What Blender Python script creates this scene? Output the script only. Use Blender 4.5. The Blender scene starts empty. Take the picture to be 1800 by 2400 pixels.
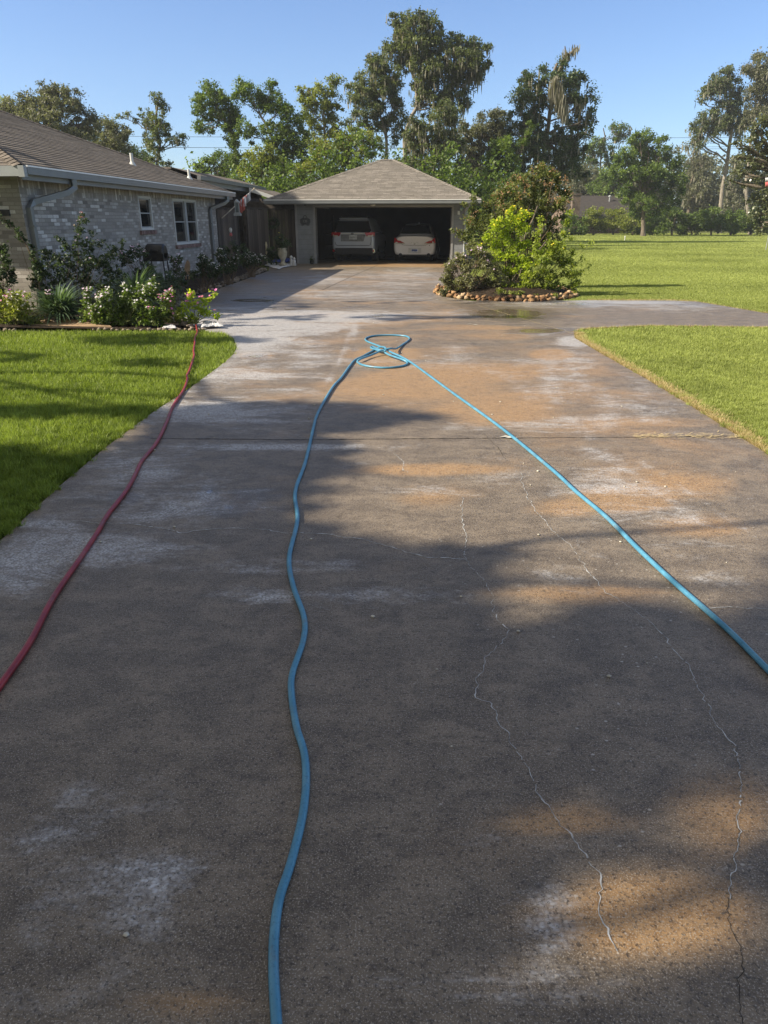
import bpy, math, random
import numpy as np
from mathutils import Vector, Matrix, noise as mnoise

random.seed(7); rng = np.random.default_rng(11)
sc = bpy.context.scene
COL = sc.collection
R = math.radians

# ------------------------------------------------------------ camera
FPX = 1670.0; PITCH = math.atan(684/1670.0); EYE = 1.6
cd = bpy.data.cameras.new('camera'); cam = bpy.data.objects.new('camera', cd); COL.objects.link(cam)
cd.sensor_fit = 'VERTICAL'; cd.sensor_height = 24.0; cd.sensor_width = 18.0
cd.lens = 24.0*FPX/2400.0
cd.clip_start = 0.05; cd.clip_end = 2000
cam.location = (0, 0, EYE); cam.rotation_euler = (math.pi/2-PITCH, 0, 0)
sc.camera = cam

# ------------------------------------------------------------ sky, sun, exposure
SUN_EL = R(34.5); SX, SY = -0.975, -0.222
SUNDIR = Vector((SX*math.cos(SUN_EL), SY*math.cos(SUN_EL), math.sin(SUN_EL))).normalized()
w = bpy.data.worlds.new('World'); sc.world = w; w.use_nodes = True
nt = w.node_tree; nt.nodes.clear()
wo = nt.nodes.new('ShaderNodeOutputWorld'); bg = nt.nodes.new('ShaderNodeBackground'); sky = nt.nodes.new('ShaderNodeTexSky')
sky.sky_type = 'NISHITA'; sky.sun_disc = False; sky.sun_elevation = SUN_EL; sky.sun_rotation = math.atan2(SX, SY)
sky.altitude = 0; sky.air_density = 1.0; sky.dust_density = 0.45; sky.ozone_density = 3.0
tn_ = nt.nodes.new('ShaderNodeMix'); tn_.data_type = 'RGBA'; tn_.blend_type = 'MULTIPLY'; tn_.inputs[0].default_value = 1.0; tn_.inputs[7].default_value = (.97, 1.06, 1.27, 1)
nt.links.new(sky.outputs[0], tn_.inputs[6])
# added warm glow in the unseen sky above and behind the camera, filling the shade
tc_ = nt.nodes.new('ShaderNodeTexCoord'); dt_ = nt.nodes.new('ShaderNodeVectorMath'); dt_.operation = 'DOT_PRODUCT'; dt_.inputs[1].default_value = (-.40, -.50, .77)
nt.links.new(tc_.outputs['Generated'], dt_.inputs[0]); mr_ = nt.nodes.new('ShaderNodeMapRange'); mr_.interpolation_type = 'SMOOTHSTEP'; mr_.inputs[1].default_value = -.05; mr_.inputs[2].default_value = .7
nt.links.new(dt_.outputs['Value'], mr_.inputs[0]); glow_ = nt.nodes.new('ShaderNodeMix'); glow_.data_type = 'RGBA'; glow_.blend_type = 'MIX'; glow_.inputs[7].default_value = (3.3, 3.2, 2.95, 1)
nt.links.new(mr_.outputs[0], glow_.inputs[0]); nt.links.new(tn_.outputs[2], glow_.inputs[6]); nt.links.new(glow_.outputs[2], bg.inputs[0]); bg.inputs[1].default_value = 0.072
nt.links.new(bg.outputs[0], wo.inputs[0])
sl = bpy.data.lights.new('sun', 'SUN'); so = bpy.data.objects.new('sun', sl); COL.objects.link(so)
sl.energy = 5.0; sl.angle = R(0.53); sl.color = (1.0, 0.885, 0.71)
so.rotation_euler = SUNDIR.to_track_quat('Z', 'Y').to_euler(); so.location = (-20, -5, 30)
sc.view_settings.view_transform = 'Standard'; sc.view_settings.look = 'None'
sc.view_settings.gamma = 1.0; sc.view_settings.exposure = 1.0
sc.cycles.max_bounces = 6; sc.cycles.diffuse_bounces = 3; sc.cycles.glossy_bounces = 3
sc.cycles.transmission_bounces = 4; sc.cycles.transparent_max_bounces = 6
sc.cycles.sample_clamp_indirect = 6.0

# ------------------------------------------------------------ photograph measurements -> points of the place
CP, SP = math.cos(PITCH), math.sin(PITCH)
def ray(px, py):
    x = (px-900)/FPX; v = -(py-1200)/FPX
    return (x, CP+v*SP, -SP+v*CP)
def G(px, py, z=0.0):
    r = ray(px, py); t = (z-EYE)/r[2]; return Vector((r[0]*t, r[1]*t, z))
def at(px, py, Y):
    r = ray(px, py); t = Y/r[1]; return Vector((r[0]*t, Y, EYE+r[2]*t))
def projn(x, y, z=0.0):          # numpy
    dz = z-EYE; zc = y*CP-dz*SP; yc = y*SP+dz*CP
    zc = np.maximum(zc, 1e-3)
    return 900+FPX*x/zc, 1200-FPX*yc/zc
MPP = lambda Y: Y/1805.0         # metres per photo pixel at depth Y

# ------------------------------------------------------------ object helpers
def tag(o, label=None, cat=None, group=None, kind=None):
    if label: o['label'] = label
    if cat: o['category'] = cat
    if group: o['group'] = group
    if kind: o['kind'] = kind
    return o
def empty(name, loc, label, cat, group=None, rz=0):
    o = bpy.data.objects.new(name, None); COL.objects.link(o); o.location = loc; o.rotation_euler = (0, 0, rz)
    o.empty_display_size = .2
    return tag(o, label, cat, group)
def wloc(o):
    v = Vector((0, 0, 0))
    while o is not None: v = v+Vector(o.location); o = o.parent
    return v
def link(name, me, parent=None):
    o = bpy.data.objects.new(name, me); COL.objects.link(o)
    if parent is not None: o.parent = parent
    return o

class MB:
    """mesh builder in world coordinates"""
    def __init__(s): s.v = []; s.f = []; s.m = []; s.sm = []
    def add(s, vs, fs, m=0, smooth=False):
        b = len(s.v); s.v += [tuple(p) for p in vs]
        for f in fs: s.f.append(tuple(i+b for i in f)); s.m.append(m); s.sm.append(smooth)
    def box(s, c, d, rz=0, m=0, rx=0, ry=0):
        M = Matrix.Rotation(rz, 3, 'Z') @ Matrix.Rotation(ry, 3, 'Y') @ Matrix.Rotation(rx, 3, 'X')
        c = Vector(c); vs = []
        for x in (-.5, .5):
            for y in (-.5, .5):
                for z in (-.5, .5): vs.append(c+M@Vector((x*d[0], y*d[1], z*d[2])))
        s.add(vs, [(0,1,3,2),(4,6,7,5),(0,4,5,1),(2,3,7,6),(0,2,6,4),(1,5,7,3)], m)
    def frame_box(s, o, ax, ay, az, m=0):   # origin + 3 edge vectors
        o = Vector(o); ax = Vector(ax); ay = Vector(ay); az = Vector(az)
        vs = [o, o+az, o+ay, o+ay+az, o+ax, o+ax+az, o+ax+ay, o+ax+ay+az]
        s.add(vs, [(0,1,3,2),(4,6,7,5),(0,4,5,1),(2,3,7,6),(0,2,6,4),(1,5,7,3)], m)
    def poly(s, pts, m=0): s.add(pts, [tuple(range(len(pts)))], m)
    def prism(s, pts, ext, m=0):
        ext = Vector(ext); n = len(pts); pts = [Vector(p) for p in pts]
        vs = pts+[p+ext for p in pts]
        fs = [tuple(range(n)), tuple(range(2*n-1, n-1, -1))]+[(i, i+n, (i+1) % n+n, (i+1) % n) for i in range(n)]
        s.add(vs, fs, m)
    def tube(s, pts, r, n=8, m=0, cap=True, smooth=True):
        pts = [Vector(p) for p in pts]; k = len(pts)
        rs = r if hasattr(r, '__len__') else [r]*k
        vs = []; up = Vector((0, 0, 1)); prev = None
        for i, p in enumerate(pts):
            t = (pts[min(i+1, k-1)]-pts[max(i-1, 0)])
            if t.length < 1e-9: t = Vector((0, 0, 1))
            t.normalize()
            if prev is None:
                a = t.cross(up if abs(t.z) < .95 else Vector((1, 0, 0))).normalized()
            else:
                a = (prev-t*prev.dot(t))
                if a.length < 1e-6: a = t.orthogonal()
                a.normalize()
            prev = a; b = t.cross(a)
            for j in range(n):
                q = 2*math.pi*j/n; vs.append(p+(a*math.cos(q)+b*math.sin(q))*rs[i])
        fs = [(i*n+j, i*n+(j+1) % n, (i+1)*n+(j+1) % n, (i+1)*n+j) for i in range(k-1) for j in range(n)]
        s.add(vs, fs, m, smooth)
        if cap: s.add([vs[j] for j in range(n)], [tuple(range(n-1, -1, -1))], m); s.add([vs[(k-1)*n+j] for j in range(n)], [tuple(range(n))], m)
    def lathe(s, c, prof, n=16, m=0, smooth=True, sx=1, sy=1):
        vs = []; c = Vector(c)
        for r, z in prof:
            for j in range(n):
                q = 2*math.pi*j/n; vs.append(c+Vector((r*math.cos(q)*sx, r*math.sin(q)*sy, z)))
        k = len(prof)
        s.add(vs, [(i*n+j, i*n+(j+1) % n, (i+1)*n+(j+1) % n, (i+1)*n+j) for i in range(k-1) for j in range(n)], m, smooth)
        s.add(vs[:n], [tuple(range(n-1, -1, -1))], m); s.add(vs[-n:], [tuple(range(n))], m)
    def ball(s, c, r, n=10, k=7, m=0, jit=0, seed=0):
        c = Vector(c); r = r if hasattr(r, '__len__') else (r, r, r); vs = [c+Vector((0, 0, -r[2]))]
        for i in range(1, k):
            a = math.pi*i/k-math.pi/2
            for j in range(n):
                q = 2*math.pi*j/n
                d = Vector((math.cos(a)*math.cos(q), math.cos(a)*math.sin(q), math.sin(a)))
                g = 1+jit*mnoise.noise(d*1.6+Vector((seed*3.1, seed*1.7, 0)))
                vs.append(c+Vector((d.x*r[0]*g, d.y*r[1]*g, d.z*r[2]*g)))
        vs.append(c+Vector((0, 0, r[2]))); L = len(vs)-1
        fs = [(0, 1+(j+1) % n, 1+j) for j in range(n)]
        for i in range(k-2):
            for j in range(n): fs.append((1+i*n+j, 1+i*n+(j+1) % n, 1+(i+1)*n+(j+1) % n, 1+(i+1)*n+j))
        fs += [(L, 1+(k-2)*n+j, 1+(k-2)*n+(j+1) % n) for j in range(n)]
        s.add(vs, fs, m, True)
    def build(s, name, mats, parent=None, origin=None, bevel=0):
        if not isinstance(mats, (list, tuple)): mats = [mats]
        off = wloc(parent) if parent is not None else (Vector(origin) if origin is not None else Vector((0, 0, 0)))
        me = bpy.data.meshes.new(name)
        V = np.array(s.v, dtype=float)-np.array(off)
        me.from_pydata(V.tolist(), [], s.f)
        me.polygons.foreach_set('material_index', s.m); me.polygons.foreach_set('use_smooth', s.sm)
        uv = me.uv_layers.new(name='UVMap')
        W = np.array(s.v, dtype=float)
        for p in me.polygons:
            nn = p.normal
            t = Vector((0, 0, 1)).cross(nn)
            if t.length < 1e-3: t = Vector((1, 0, 0))
            t.normalize()
            if (abs(t.x) > abs(t.y) and t.x < 0) or (abs(t.y) >= abs(t.x) and t.y < 0): t = -t
            b = nn.cross(t); b = b if b.z >= 0 else -b
            for li in p.loop_indices:
                q = W[me.loops[li].vertex_index]
                uv.data[li].uv = (q[0]*t.x+q[1]*t.y+q[2]*t.z, q[0]*b.x+q[1]*b.y+q[2]*b.z)
        for mt in mats: me.materials.append(mt)
        me.validate()
        o = link(name, me, parent)
        if parent is None and origin is not None: o.location = off
        if bevel:
            b = o.modifiers.new('bevel', 'BEVEL'); b.width = bevel; b.segments = 2; b.limit_method = 'ANGLE'
        return o

def fast_mesh(name, V, nper, mat, parent=None, tint=None, smooth=False, origin=None):
    """V (N*nper,3) world verts, faces of nper verts each"""
    off = np.array(wloc(parent)) if parent is not None else (np.array(origin) if origin is not None else np.zeros(3))
    V = (V-off).astype(np.float32); n = len(V)//nper
    me = bpy.data.meshes.new(name); me.vertices.add(len(V)); me.vertices.foreach_set('co', V.ravel())
    me.loops.add(n*nper); me.loops.foreach_set('vertex_index', np.arange(n*nper, dtype=np.int32))
    me.polygons.add(n); me.polygons.foreach_set('loop_start', np.arange(0, n*nper, nper, dtype=np.int32))
    me.polygons.foreach_set('loop_total', np.full(n, nper, dtype=np.int32))
    if tint is not None:
        a = me.attributes.new('tint', 'FLOAT', 'POINT'); a.data.foreach_set('value', np.repeat(tint, nper).astype(np.float32))
    me.materials.append(mat); me.update(calc_edges=True)
    o = link(name, me, parent)
    if parent is None and origin is not None: o.location = Vector(origin)
    return o

# ------------------------------------------------------------ materials
def newmat(name):
    m = bpy.data.materials.new(name); m.use_nodes = True; t = m.node_tree; t.nodes.clear()
    out = t.nodes.new('ShaderNodeOutputMaterial')
    return m, t, out
class N:
    def __init__(s, t): s.t = t
    def n(s, typ, **kw):
        nd = s.t.nodes.new(typ)
        for k, v in kw.items(): setattr(nd, k, v)
        return nd
    def l(s, a, b): s.t.links.new(a, b)
    def val(s, x, sock):
        if isinstance(x, (int, float)): sock.default_value = x
        elif isinstance(x, tuple): sock.default_value = (*x, 1) if len(x) == 3 and sock.type == 'RGBA' else x
        else: s.l(x, sock)
    def math(s, op, a, b=0.5, c=None, clamp=False):
        nd = s.n('ShaderNodeMath', operation=op, use_clamp=clamp); s.val(a, nd.inputs[0]); s.val(b, nd.inputs[1])
        if c is not None: s.val(c, nd.inputs[2])
        return nd.outputs[0]
    def mix(s, f, a, b, mode='MIX'):
        nd = s.n('ShaderNodeMix', data_type='RGBA', blend_type=mode); s.val(f, nd.inputs[0]); s.val(a, nd.inputs[6]); s.val(b, nd.inputs[7])
        return nd.outputs[2]
    def noise(s, vec, scale, detail=3, rough=.55, dist=0):
        nd = s.n('ShaderNodeTexNoise'); nd.inputs['Scale'].default_value = scale; nd.inputs['Detail'].default_value = detail
        nd.inputs['Roughness'].default_value = rough; nd.inputs['Distortion'].default_value = dist
        if vec is not None: s.l(vec, nd.inputs['Vector'])
        return nd.outputs[0]
    def ramp(s, x, lo, hi, a=0., b=1.):
        nd = s.n('ShaderNodeMapRange', clamp=True, interpolation_type='SMOOTHSTEP'); s.val(x, nd.inputs[0])
        nd.inputs[1].default_value = lo; nd.inputs[2].default_value = hi; nd.inputs[3].default_value = a; nd.inputs[4].default_value = b
        return nd.outputs[0]
    def bump(s, h, strength=.3, dist=.01):
        nd = s.n('ShaderNodeBump'); s.val(h, nd.inputs['Height']); s.val(strength, nd.inputs['Strength']); nd.inputs['Distance'].default_value = dist
        return nd.outputs[0]
    def obj(s): return s.n('ShaderNodeTexCoord').outputs['Object']
    def uv(s): return s.n('ShaderNodeTexCoord').outputs['UV']
    def pos(s): return s.n('ShaderNodeNewGeometry').outputs['Position']
    def attr(s, nm): return s.n('ShaderNodeAttribute', attribute_name=nm).outputs['Fac']
    def mapping(s, v, sc=(1, 1, 1), rot=(0, 0, 0)):
        nd = s.n('ShaderNodeMapping'); s.l(v, nd.inputs[0]); nd.inputs['Scale'].default_value = sc; nd.inputs['Rotation'].default_value = rot
        return nd.outputs[0]
    def bsdf(s, col, rough=.6, spec=.5, normal=None, metal=0., coat=0.):
        nd = s.n('ShaderNodeBsdfPrincipled'); s.val(col, nd.inputs['Base Color']); s.val(rough, nd.inputs['Roughness'])
        s.val(spec, nd.inputs['Specular IOR Level']); s.val(metal, nd.inputs['Metallic']); s.val(coat, nd.inputs['Coat Weight'])
        if normal is not None: s.l(normal, nd.inputs['Normal'])
        return nd

def simple(name, col, rough=.6, spec=.4, var=.25, scale=6, bump=.1, metal=0., coat=0., bscale=60):
    m, t, out = newmat(name); k = N(t); v = k.pos()
    n1 = k.noise(v, scale, 4)
    c = k.mix(k.ramp(n1, .3, .7), tuple(x*(1-var) for x in col), tuple(min(1, x*(1+var)) for x in col))
    b = k.bsdf(c, rough, spec, k.bump(k.noise(v, bscale, 2), bump, .004) if bump else None, metal, coat)
    k.l(b.outputs[0], out.inputs[0]); return m

def leafmat(name, dark, light, trans=.35, rough=.5, spec=.35):
    m, t, out = newmat(name); k = N(t)
    a = k.attr('tint')
    c = k.mix(a, dark, light)
    b = k.bsdf(c, rough, spec)
    tr = k.n('ShaderNodeBsdfTranslucent'); k.l(k.mix(.6, c, k.mix(1.0, c, (1.0, 1.0, .35), 'MULTIPLY')), tr.inputs[0])
    tc = k.mix(1.0, c, (1.5, 1.55, .7), 'MULTIPLY'); k.l(tc, tr.inputs[0])
    mx = k.n('ShaderNodeMixShader'); mx.inputs[0].default_value = trans
    k.l(b.outputs[0], mx.inputs[1]); k.l(tr.outputs[0], mx.inputs[2]); k.l(mx.outputs[0], out.inputs[0]); return m

# concrete ------------------------------------------------------
def concrete_mat():
    m, t, out = newmat('concrete'); k = N(t); v = k.pos()
    res, rust_sunlit, wet = k.attr('residue'), k.attr('rust_sunlit'), k.attr('wet')
    stx = k.mapping(v, (.6, 1.25, 1))
    nbig = k.noise(stx, .8, 6, .62, .6); nmid = k.noise(k.mapping(v, (1, 1.5, 1)), 4, 6, .68, .4)
    nfine = k.noise(v, 85, 3, .7); nag = k.noise(v, 210, 2, .6); nclump = k.noise(v, 28, 4, .7)
    base = k.mix(k.ramp(nmid, .32, .68), (.105, .082, .058), (.200, .160, .116))
    rs = k.math('ADD', rust_sunlit, k.math('MULTIPLY', k.math('SUBTRACT', nbig, .5), 1.5), clamp=True)
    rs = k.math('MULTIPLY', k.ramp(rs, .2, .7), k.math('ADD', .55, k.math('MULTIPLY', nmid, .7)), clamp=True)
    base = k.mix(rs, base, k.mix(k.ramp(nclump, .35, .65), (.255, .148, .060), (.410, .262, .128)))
    wn = k.noise(stx, 1.9, 6, .65, .9)
    ws = k.ramp(k.math('ADD', wet, k.math('MULTIPLY', k.math('SUBTRACT', wn, .5), 1.5)), .42, .66)
    base = k.mix(k.math('MULTIPLY', ws, .55), base, (.070, .052, .034))
    vor = k.n('ShaderNodeTexVoronoi', feature='F1'); vor.inputs['Scale'].default_value = 70; k.l(k.mapping(v, (1, 1.3, 1)), vor.inputs['Vector'])
    cell = k.ramp(vor.outputs['Distance'], .12, .7, 1, 0)
    rr = k.math('ADD', res, k.math('MULTIPLY', k.math('SUBTRACT', k.noise(stx, 1.9, 7, .7, 1.1), .5), 1.9))
    rr = k.math('ADD', rr, k.math('MULTIPLY', k.math('SUBTRACT', k.noise(k.mapping(v, (1, 2.0, 1)), 12, 5, .75), .5), .9))
    rr = k.ramp(rr, .24, .86)
    rr2 = k.math('MULTIPLY', rr, k.math('ADD', k.math('MULTIPLY', cell, .72), .40), clamp=True)
    base = k.mix(rr2, base, (.52, .53, .56))
    base = k.mix(k.ramp(nag, .53, .66), base, k.mix(.7, base, (.46, .41, .35)))
    base = k.mix(k.ramp(nfine, .54, .64), base, k.mix(.7, base, (.018, .015, .012)))
    base = k.mix(k.ramp(nclump, .52, .70, 0, .6), base, (.050, .038, .027)); nc2 = k.noise(k.mapping(v, (1, 1.5, 1)), 11, 5, .7)
    base = k.mix(k.ramp(nc2, .48, .72, 0, .45), base, (.055, .042, .030))
    v2 = k.n('ShaderNodeTexVoronoi', feature='F1'); v2.inputs['Scale'].default_value = 15; k.l(k.mapping(v, (1, 1.4, 1)), v2.inputs['Vector'])
    v3 = k.n('ShaderNodeTexVoronoi', feature='F1'); v3.inputs['Scale'].default_value = 38; k.l(v, v3.inputs['Vector'])
    sp1 = k.math('MULTIPLY', k.ramp(v2.outputs['Distance'], .05, .12, 1, 0), k.ramp(k.noise(v, 1.7, 2), .42, .6))
    sp2 = k.math('MULTIPLY', k.ramp(v3.outputs['Distance'], .07, .16, 1, 0), k.ramp(k.noise(v, 2.6, 2), .5, .62))
    spot = k.math('MULTIPLY', k.math('MAXIMUM', sp1, k.math('MULTIPLY', sp2, .7)), k.ramp(k.attr('speck'), .1, .6))
    base = k.mix(k.math('MULTIPLY', spot, .75), base, (.50, .48, .45))
    rough = k.math('SUBTRACT', .50, k.math('MULTIPLY', ws, .12))
    puddle = k.ramp(k.math('ADD', wet, k.math('MULTIPLY', k.math('SUBTRACT', wn, .5), 1.1)), .82, .96)
    rough = k.math('MULTIPLY', rough, k.math('SUBTRACT', 1.0, k.math('MULTIPLY', puddle, .9)))
    h = k.math('ADD', k.math('MULTIPLY', nfine, .8), k.math('MULTIPLY', cell, .25))
    h = k.math('ADD', h, k.math('MULTIPLY', nag, .6))
    bs = k.math('MULTIPLY', .6, k.math('SUBTRACT', 1.0, k.math('MULTIPLY', puddle, .94)))
    b = k.bsdf(base, rough, .5, k.bump(h, bs, .005)); k.l(b.outputs[0], out.inputs[0]); return m

def brick_mat(name, vertical=False):
    m, t, out = newmat(name); k = N(t); v = k.uv()
    if vertical: v = k.mapping(v, (1, 1, 1), (0, 0, math.pi/2))
    br = k.n('ShaderNodeTexBrick'); k.l(v, br.inputs['Vector']); br.offset = .5
    br.inputs['Color1'].default_value = (0, 0, 0, 1); br.inputs['Color2'].default_value = (1, 1, 1, 1); br.inputs['Mortar'].default_value = (.3, .3, .3, 1)
    br.inputs['Scale'].default_value = 1; br.inputs['Brick Width'].default_value = .215 if not vertical else .25
    br.inputs['Row Height'].default_value = .068 if not vertical else .07; br.inputs['Mortar Size'].default_value = .006; br.inputs['Mortar Smooth'].default_value = .3
    a = br.outputs['Color']; sep = k.n('ShaderNodeSeparateColor'); k.l(a, sep.inputs[0]); r = sep.outputs[0]
    cr = k.n('ShaderNodeValToRGB'); k.l(r, cr.inputs[0]); e = cr.color_ramp.elements
    e[0].position = 0; e[0].color = (.20, .182, .165, 1); e[1].position = 1; e[1].color = (.74, .71, .67, 1)
    for p, c in ((.25, (.31, .285, .255)), (.55, (.385, .355, .32)), (.80, (.45, .42, .385)), (.90, (.66, .635, .60))):
        q = e.new(p); q.color = (*c, 1)
    patch = k.noise(v, .9, 3)
    c = k.mix(k.ramp(patch, .42, .62), k.mix(.55, cr.outputs[0], (.33, .305, .275)), cr.outputs[0])
    streak = k.noise(k.mapping(v, (14, 1.2, 1)), 1.5, 4, .7)
    c = k.mix(k.ramp(streak, .5, .8, 0, .5), c, (.20, .175, .15))
    c = k.mix(k.math('MULTIPLY', br.outputs['Fac'], .8), c, (.27, .248, .225))
    c = k.mix(k.ramp(k.noise(v, 40, 3), .45, .8, 0, .45), c, (.20, .18, .16))
    hh = k.math('SUBTRACT', k.math('MULTIPLY', k.noise(v, 30, 3), .4), br.outputs['Fac'])
    b = k.bsdf(c, .85, .2, k.bump(hh, .6, .01)); k.l(b.outputs[0], out.inputs[0]); return m

def shingle_mat(name, c1, c2, c3):
    m, t, out = newmat(name); k = N(t); v = k.uv()
    br = k.n('ShaderNodeTexBrick'); k.l(v, br.inputs['Vector']); br.offset = .5; br.squash = 1.0
    br.inputs['Color1'].default_value = (0, 0, 0, 1); br.inputs['Color2'].default_value = (1, 1, 1, 1); br.inputs['Mortar'].default_value = (0, 0, 0, 1)
    br.inputs['Scale'].default_value = 1; br.inputs['Brick Width'].default_value = .30; br.inputs['Row Height'].default_value = .145
    br.inputs['Mortar Size'].default_value = .008; br.inputs['Mortar Smooth'].default_value = .2
    sep = k.n('ShaderNodeSeparateColor'); k.l(br.outputs['Color'], sep.inputs[0])
    c = k.mix(sep.outputs[0], c1, c2); c = k.mix(k.ramp(k.noise(v, 3.0, 4), .4, .7, 0, .6), c, c3)
    c = k.mix(k.ramp(k.noise(v, 90, 2), .45, .7, 0, .4), c, tuple(x*.45 for x in c1))
    # course: saw-tooth height so every row overlaps the one below
    sx = k.n('ShaderNodeSeparateXYZ'); k.l(v, sx.inputs[0])
    row = k.math('FRACT', k.math('DIVIDE', sx.outputs[1], .145))
    c = k.mix(k.ramp(row, .86, 1.0, 0, .72), c, (.035, .030, .027))
    c = k.mix(k.math('MULTIPLY', br.outputs['Fac'], .4), c, (.045, .04, .035))
    h = k.math('SUBTRACT', k.math('MULTIPLY', k.math('SUBTRACT', 1.0, row), 1.0), k.math('MULTIPLY', br.outputs['Fac'], .5))
    h = k.math('ADD', h, k.math('MULTIPLY', k.noise(v, 60, 2), .25))
    b = k.bsdf(c, .9, .15, k.bump(h, .8, .012)); k.l(b.outputs[0], out.inputs[0]); return m

def siding_mat(name, col, pitch=.18):
    m, t, out = newmat(name); k = N(t); v = k.uv(); sx = k.n('ShaderNodeSeparateXYZ'); k.l(v, sx.inputs[0])
    row = k.math('FRACT', k.math('DIVIDE', sx.outputs[1], pitch))
    c = k.mix(k.ramp(k.noise(v, 5, 4), .3, .7), tuple(x*.85 for x in col), col)
    c = k.mix(k.ramp(row, .92, 1.0, 0, .6), c, tuple(x*.3 for x in col))
    b = k.bsdf(c, .6, .3, k.bump(k.math('SUBTRACT', 1.0, row), .5, .012)); k.l(b.outputs[0], out.inputs[0]); return m

def wood_mat(name, col, board=.14):
    m, t, out = newmat(name); k = N(t); v = k.uv(); sx = k.n('ShaderNodeSeparateXYZ'); k.l(v, sx.inputs[0])
    q = k.math('DIVIDE', sx.outputs[0], board); fr = k.math('FRACT', q); fl = k.math('FLOOR', q)
    wn = k.n('ShaderNodeTexWhiteNoise', noise_dimensions='1D'); k.l(fl, wn.inputs['W'])
    c = k.mix(wn.outputs[0], tuple(x*.6 for x in col), tuple(x*1.3 for x in col))
    c = k.mix(k.ramp(k.noise(k.mapping(v, (30, 1.5, 1)), 2, 4), .4, .7, 0, .5), c, tuple(x*.5 for x in col))
    edge = k.math('MULTIPLY', k.ramp(fr, .0, .05), k.ramp(fr, .95, 1.0, 1, 0))
    c = k.mix(edge, (.012, .010, .009), c)
    b = k.bsdf(c, .85, .2, k.bump(edge, .5, .01)); k.l(b.outputs[0], out.inputs[0]); return m

def lawn_mat():
    m, t, out = newmat('lawn_ground'); k = N(t); v = k.pos()
    n1 = k.noise(v, .25, 4); n2 = k.noise(k.mapping(v, (1, .6, 1)), 9, 4, .7); n3 = k.noise(v, 60, 3)
    c = k.mix(k.ramp(n1, .3, .7), (.130, .150, .042), (.20, .215, .075))
    c = k.mix(k.ramp(n2, .35, .75), k.mix(.5, c, (.030, .050, .010)), c)
    c = k.mix(k.ramp(n3, .45, .7, 0, .5), c, (.035, .04, .015))
    b = k.bsdf(c, .9, .1, k.bump(k.math('ADD', n2, n3), .8, .03)); k.l(b.outputs[0], out.inputs[0]); return m

def bark_mat(name, c1, c2):
    m, t, out = newmat(name); k = N(t); v = k.obj()
    n1 = k.noise(k.mapping(v, (3, 3, .7)), 3, 5, .7)
    c = k.mix(k.ramp(n1, .3, .7), c1, c2)
    b = k.bsdf(c, .9, .15, k.bump(n1, .8, .05)); k.l(b.outputs[0], out.inputs[0]); return m

M = {}
M['concrete'] = concrete_mat()
M['joint'] = simple('joint_dark', (.03, .026, .022), .9, .2, .5, 20)
M['crack'] = simple('crack_mineral', (.40, .41, .42), .8, .2, .5, 25, .3)
M['straw'] = simple('dry_straw', (.55, .45, .25), .9, .1, .3, 30)
M['brick'] = brick_mat('brick'); M['soldier'] = brick_mat('brick_soldier', True)
M['shingle_house'] = shingle_mat('shingle_house', (.145, .126, .110), (.215, .188, .164), (.118, .104, .092))
M['shingle_gar'] = shingle_mat('shingle_garage', (.190, .175, .155), (.30, .275, .25), (.165, .152, .14))
M['shingle_far'] = shingle_mat('shingle_far', (.055, .05, .048), (.075, .067, .064), (.045, .04, .04))
M['trim'] = simple('painted_trim', (.30, .325, .34), .5, .4, .08, 3, .05)
M['trimlight'] = simple('trim_light', (.60, .62, .62), .45, .4, .06, 3, .03)
M['gutter'] = simple('gutter_metal', (.17, .183, .195), .32, .6, .08, 3, .03)
M['gutterlip_sunlit'] = simple('gutter_lip_sunlit', (.85, .87, .88), .35, .6, .05, 3, .02)  # lip coloured far paler than the gutter, as its sunlit edge
M['soffit'] = simple('soffit', (.18, .165, .15), .8, .2, .1, 3, .05)
M['winframe'] = simple('window_frame_paint', (.58, .58, .56), .5, .4, .06, 3, .03)
M['glass'] = simple('dark_window_glass', (.012, .014, .016), .06, .6, .2, 2, .0)
M['siding'] = siding_mat('siding', (.21, .225, .24)); M['sidingtrim'] = simple('siding_trim', (.26, .265, .27), .6, .3, .08, 4, .05)
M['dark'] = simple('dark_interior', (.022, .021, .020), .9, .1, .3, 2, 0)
M['wood'] = wood_mat('fence_wood', (.105, .088, .075)); M['woodd'] = simple('dark_timber_and_shade', (.055, .046, .04), .85, .2, .3, 8)
M['mulch'] = simple('mulch', (.030, .022, .016), .95, .1, .6, 14, .9, bscale=30)
M['stone'] = simple('tan_stone', (.27, .165, .085), .8, .25, .45, 7, .5, bscale=40)
M['stone3'] = simple('rust_stone', (.20, .11, .06), .85, .2, .4, 8, .5, bscale=40)
M['stone4'] = simple('pale_stone', (.34, .25, .16), .85, .2, .4, 8, .5, bscale=40)
M['stone2'] = simple('grey_stone', (.20, .165, .13), .8, .25, .4, 7, .5, bscale=40)
M['flag'] = simple('flagstone', (.34, .24, .15), .8, .2, .2, 6, .4)
M['lawn'] = lawn_mat()
def grassmat(name, dark, light):
    return leafmat(name, dark, light, .35, .55, .3)
M['grass'] = grassmat('grass', (.090, .135, .022), (.31, .39, .085))
M['grass2'] = grassmat('grass_right', (.150, .185, .045), (.42, .475, .150))
M['drygrass'] = leafmat('dry_grass', (.30, .24, .11), (.58, .47, .26), .25)
M['bark'] = bark_mat('bark_grey', (.085, .070, .055), (.24, .205, .16))
M['barkp'] = bark_mat('bark_pale', (.13, .115, .095), (.34, .31, .265))
M['moss'] = leafmat('spanish_moss', (.14, .135, .108), (.33, .32, .265), .3, .9, .1)
M['oak'] = leafmat('live_oak_leaf', (.054, .076, .034), (.200, .240, .115), .38)
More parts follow.
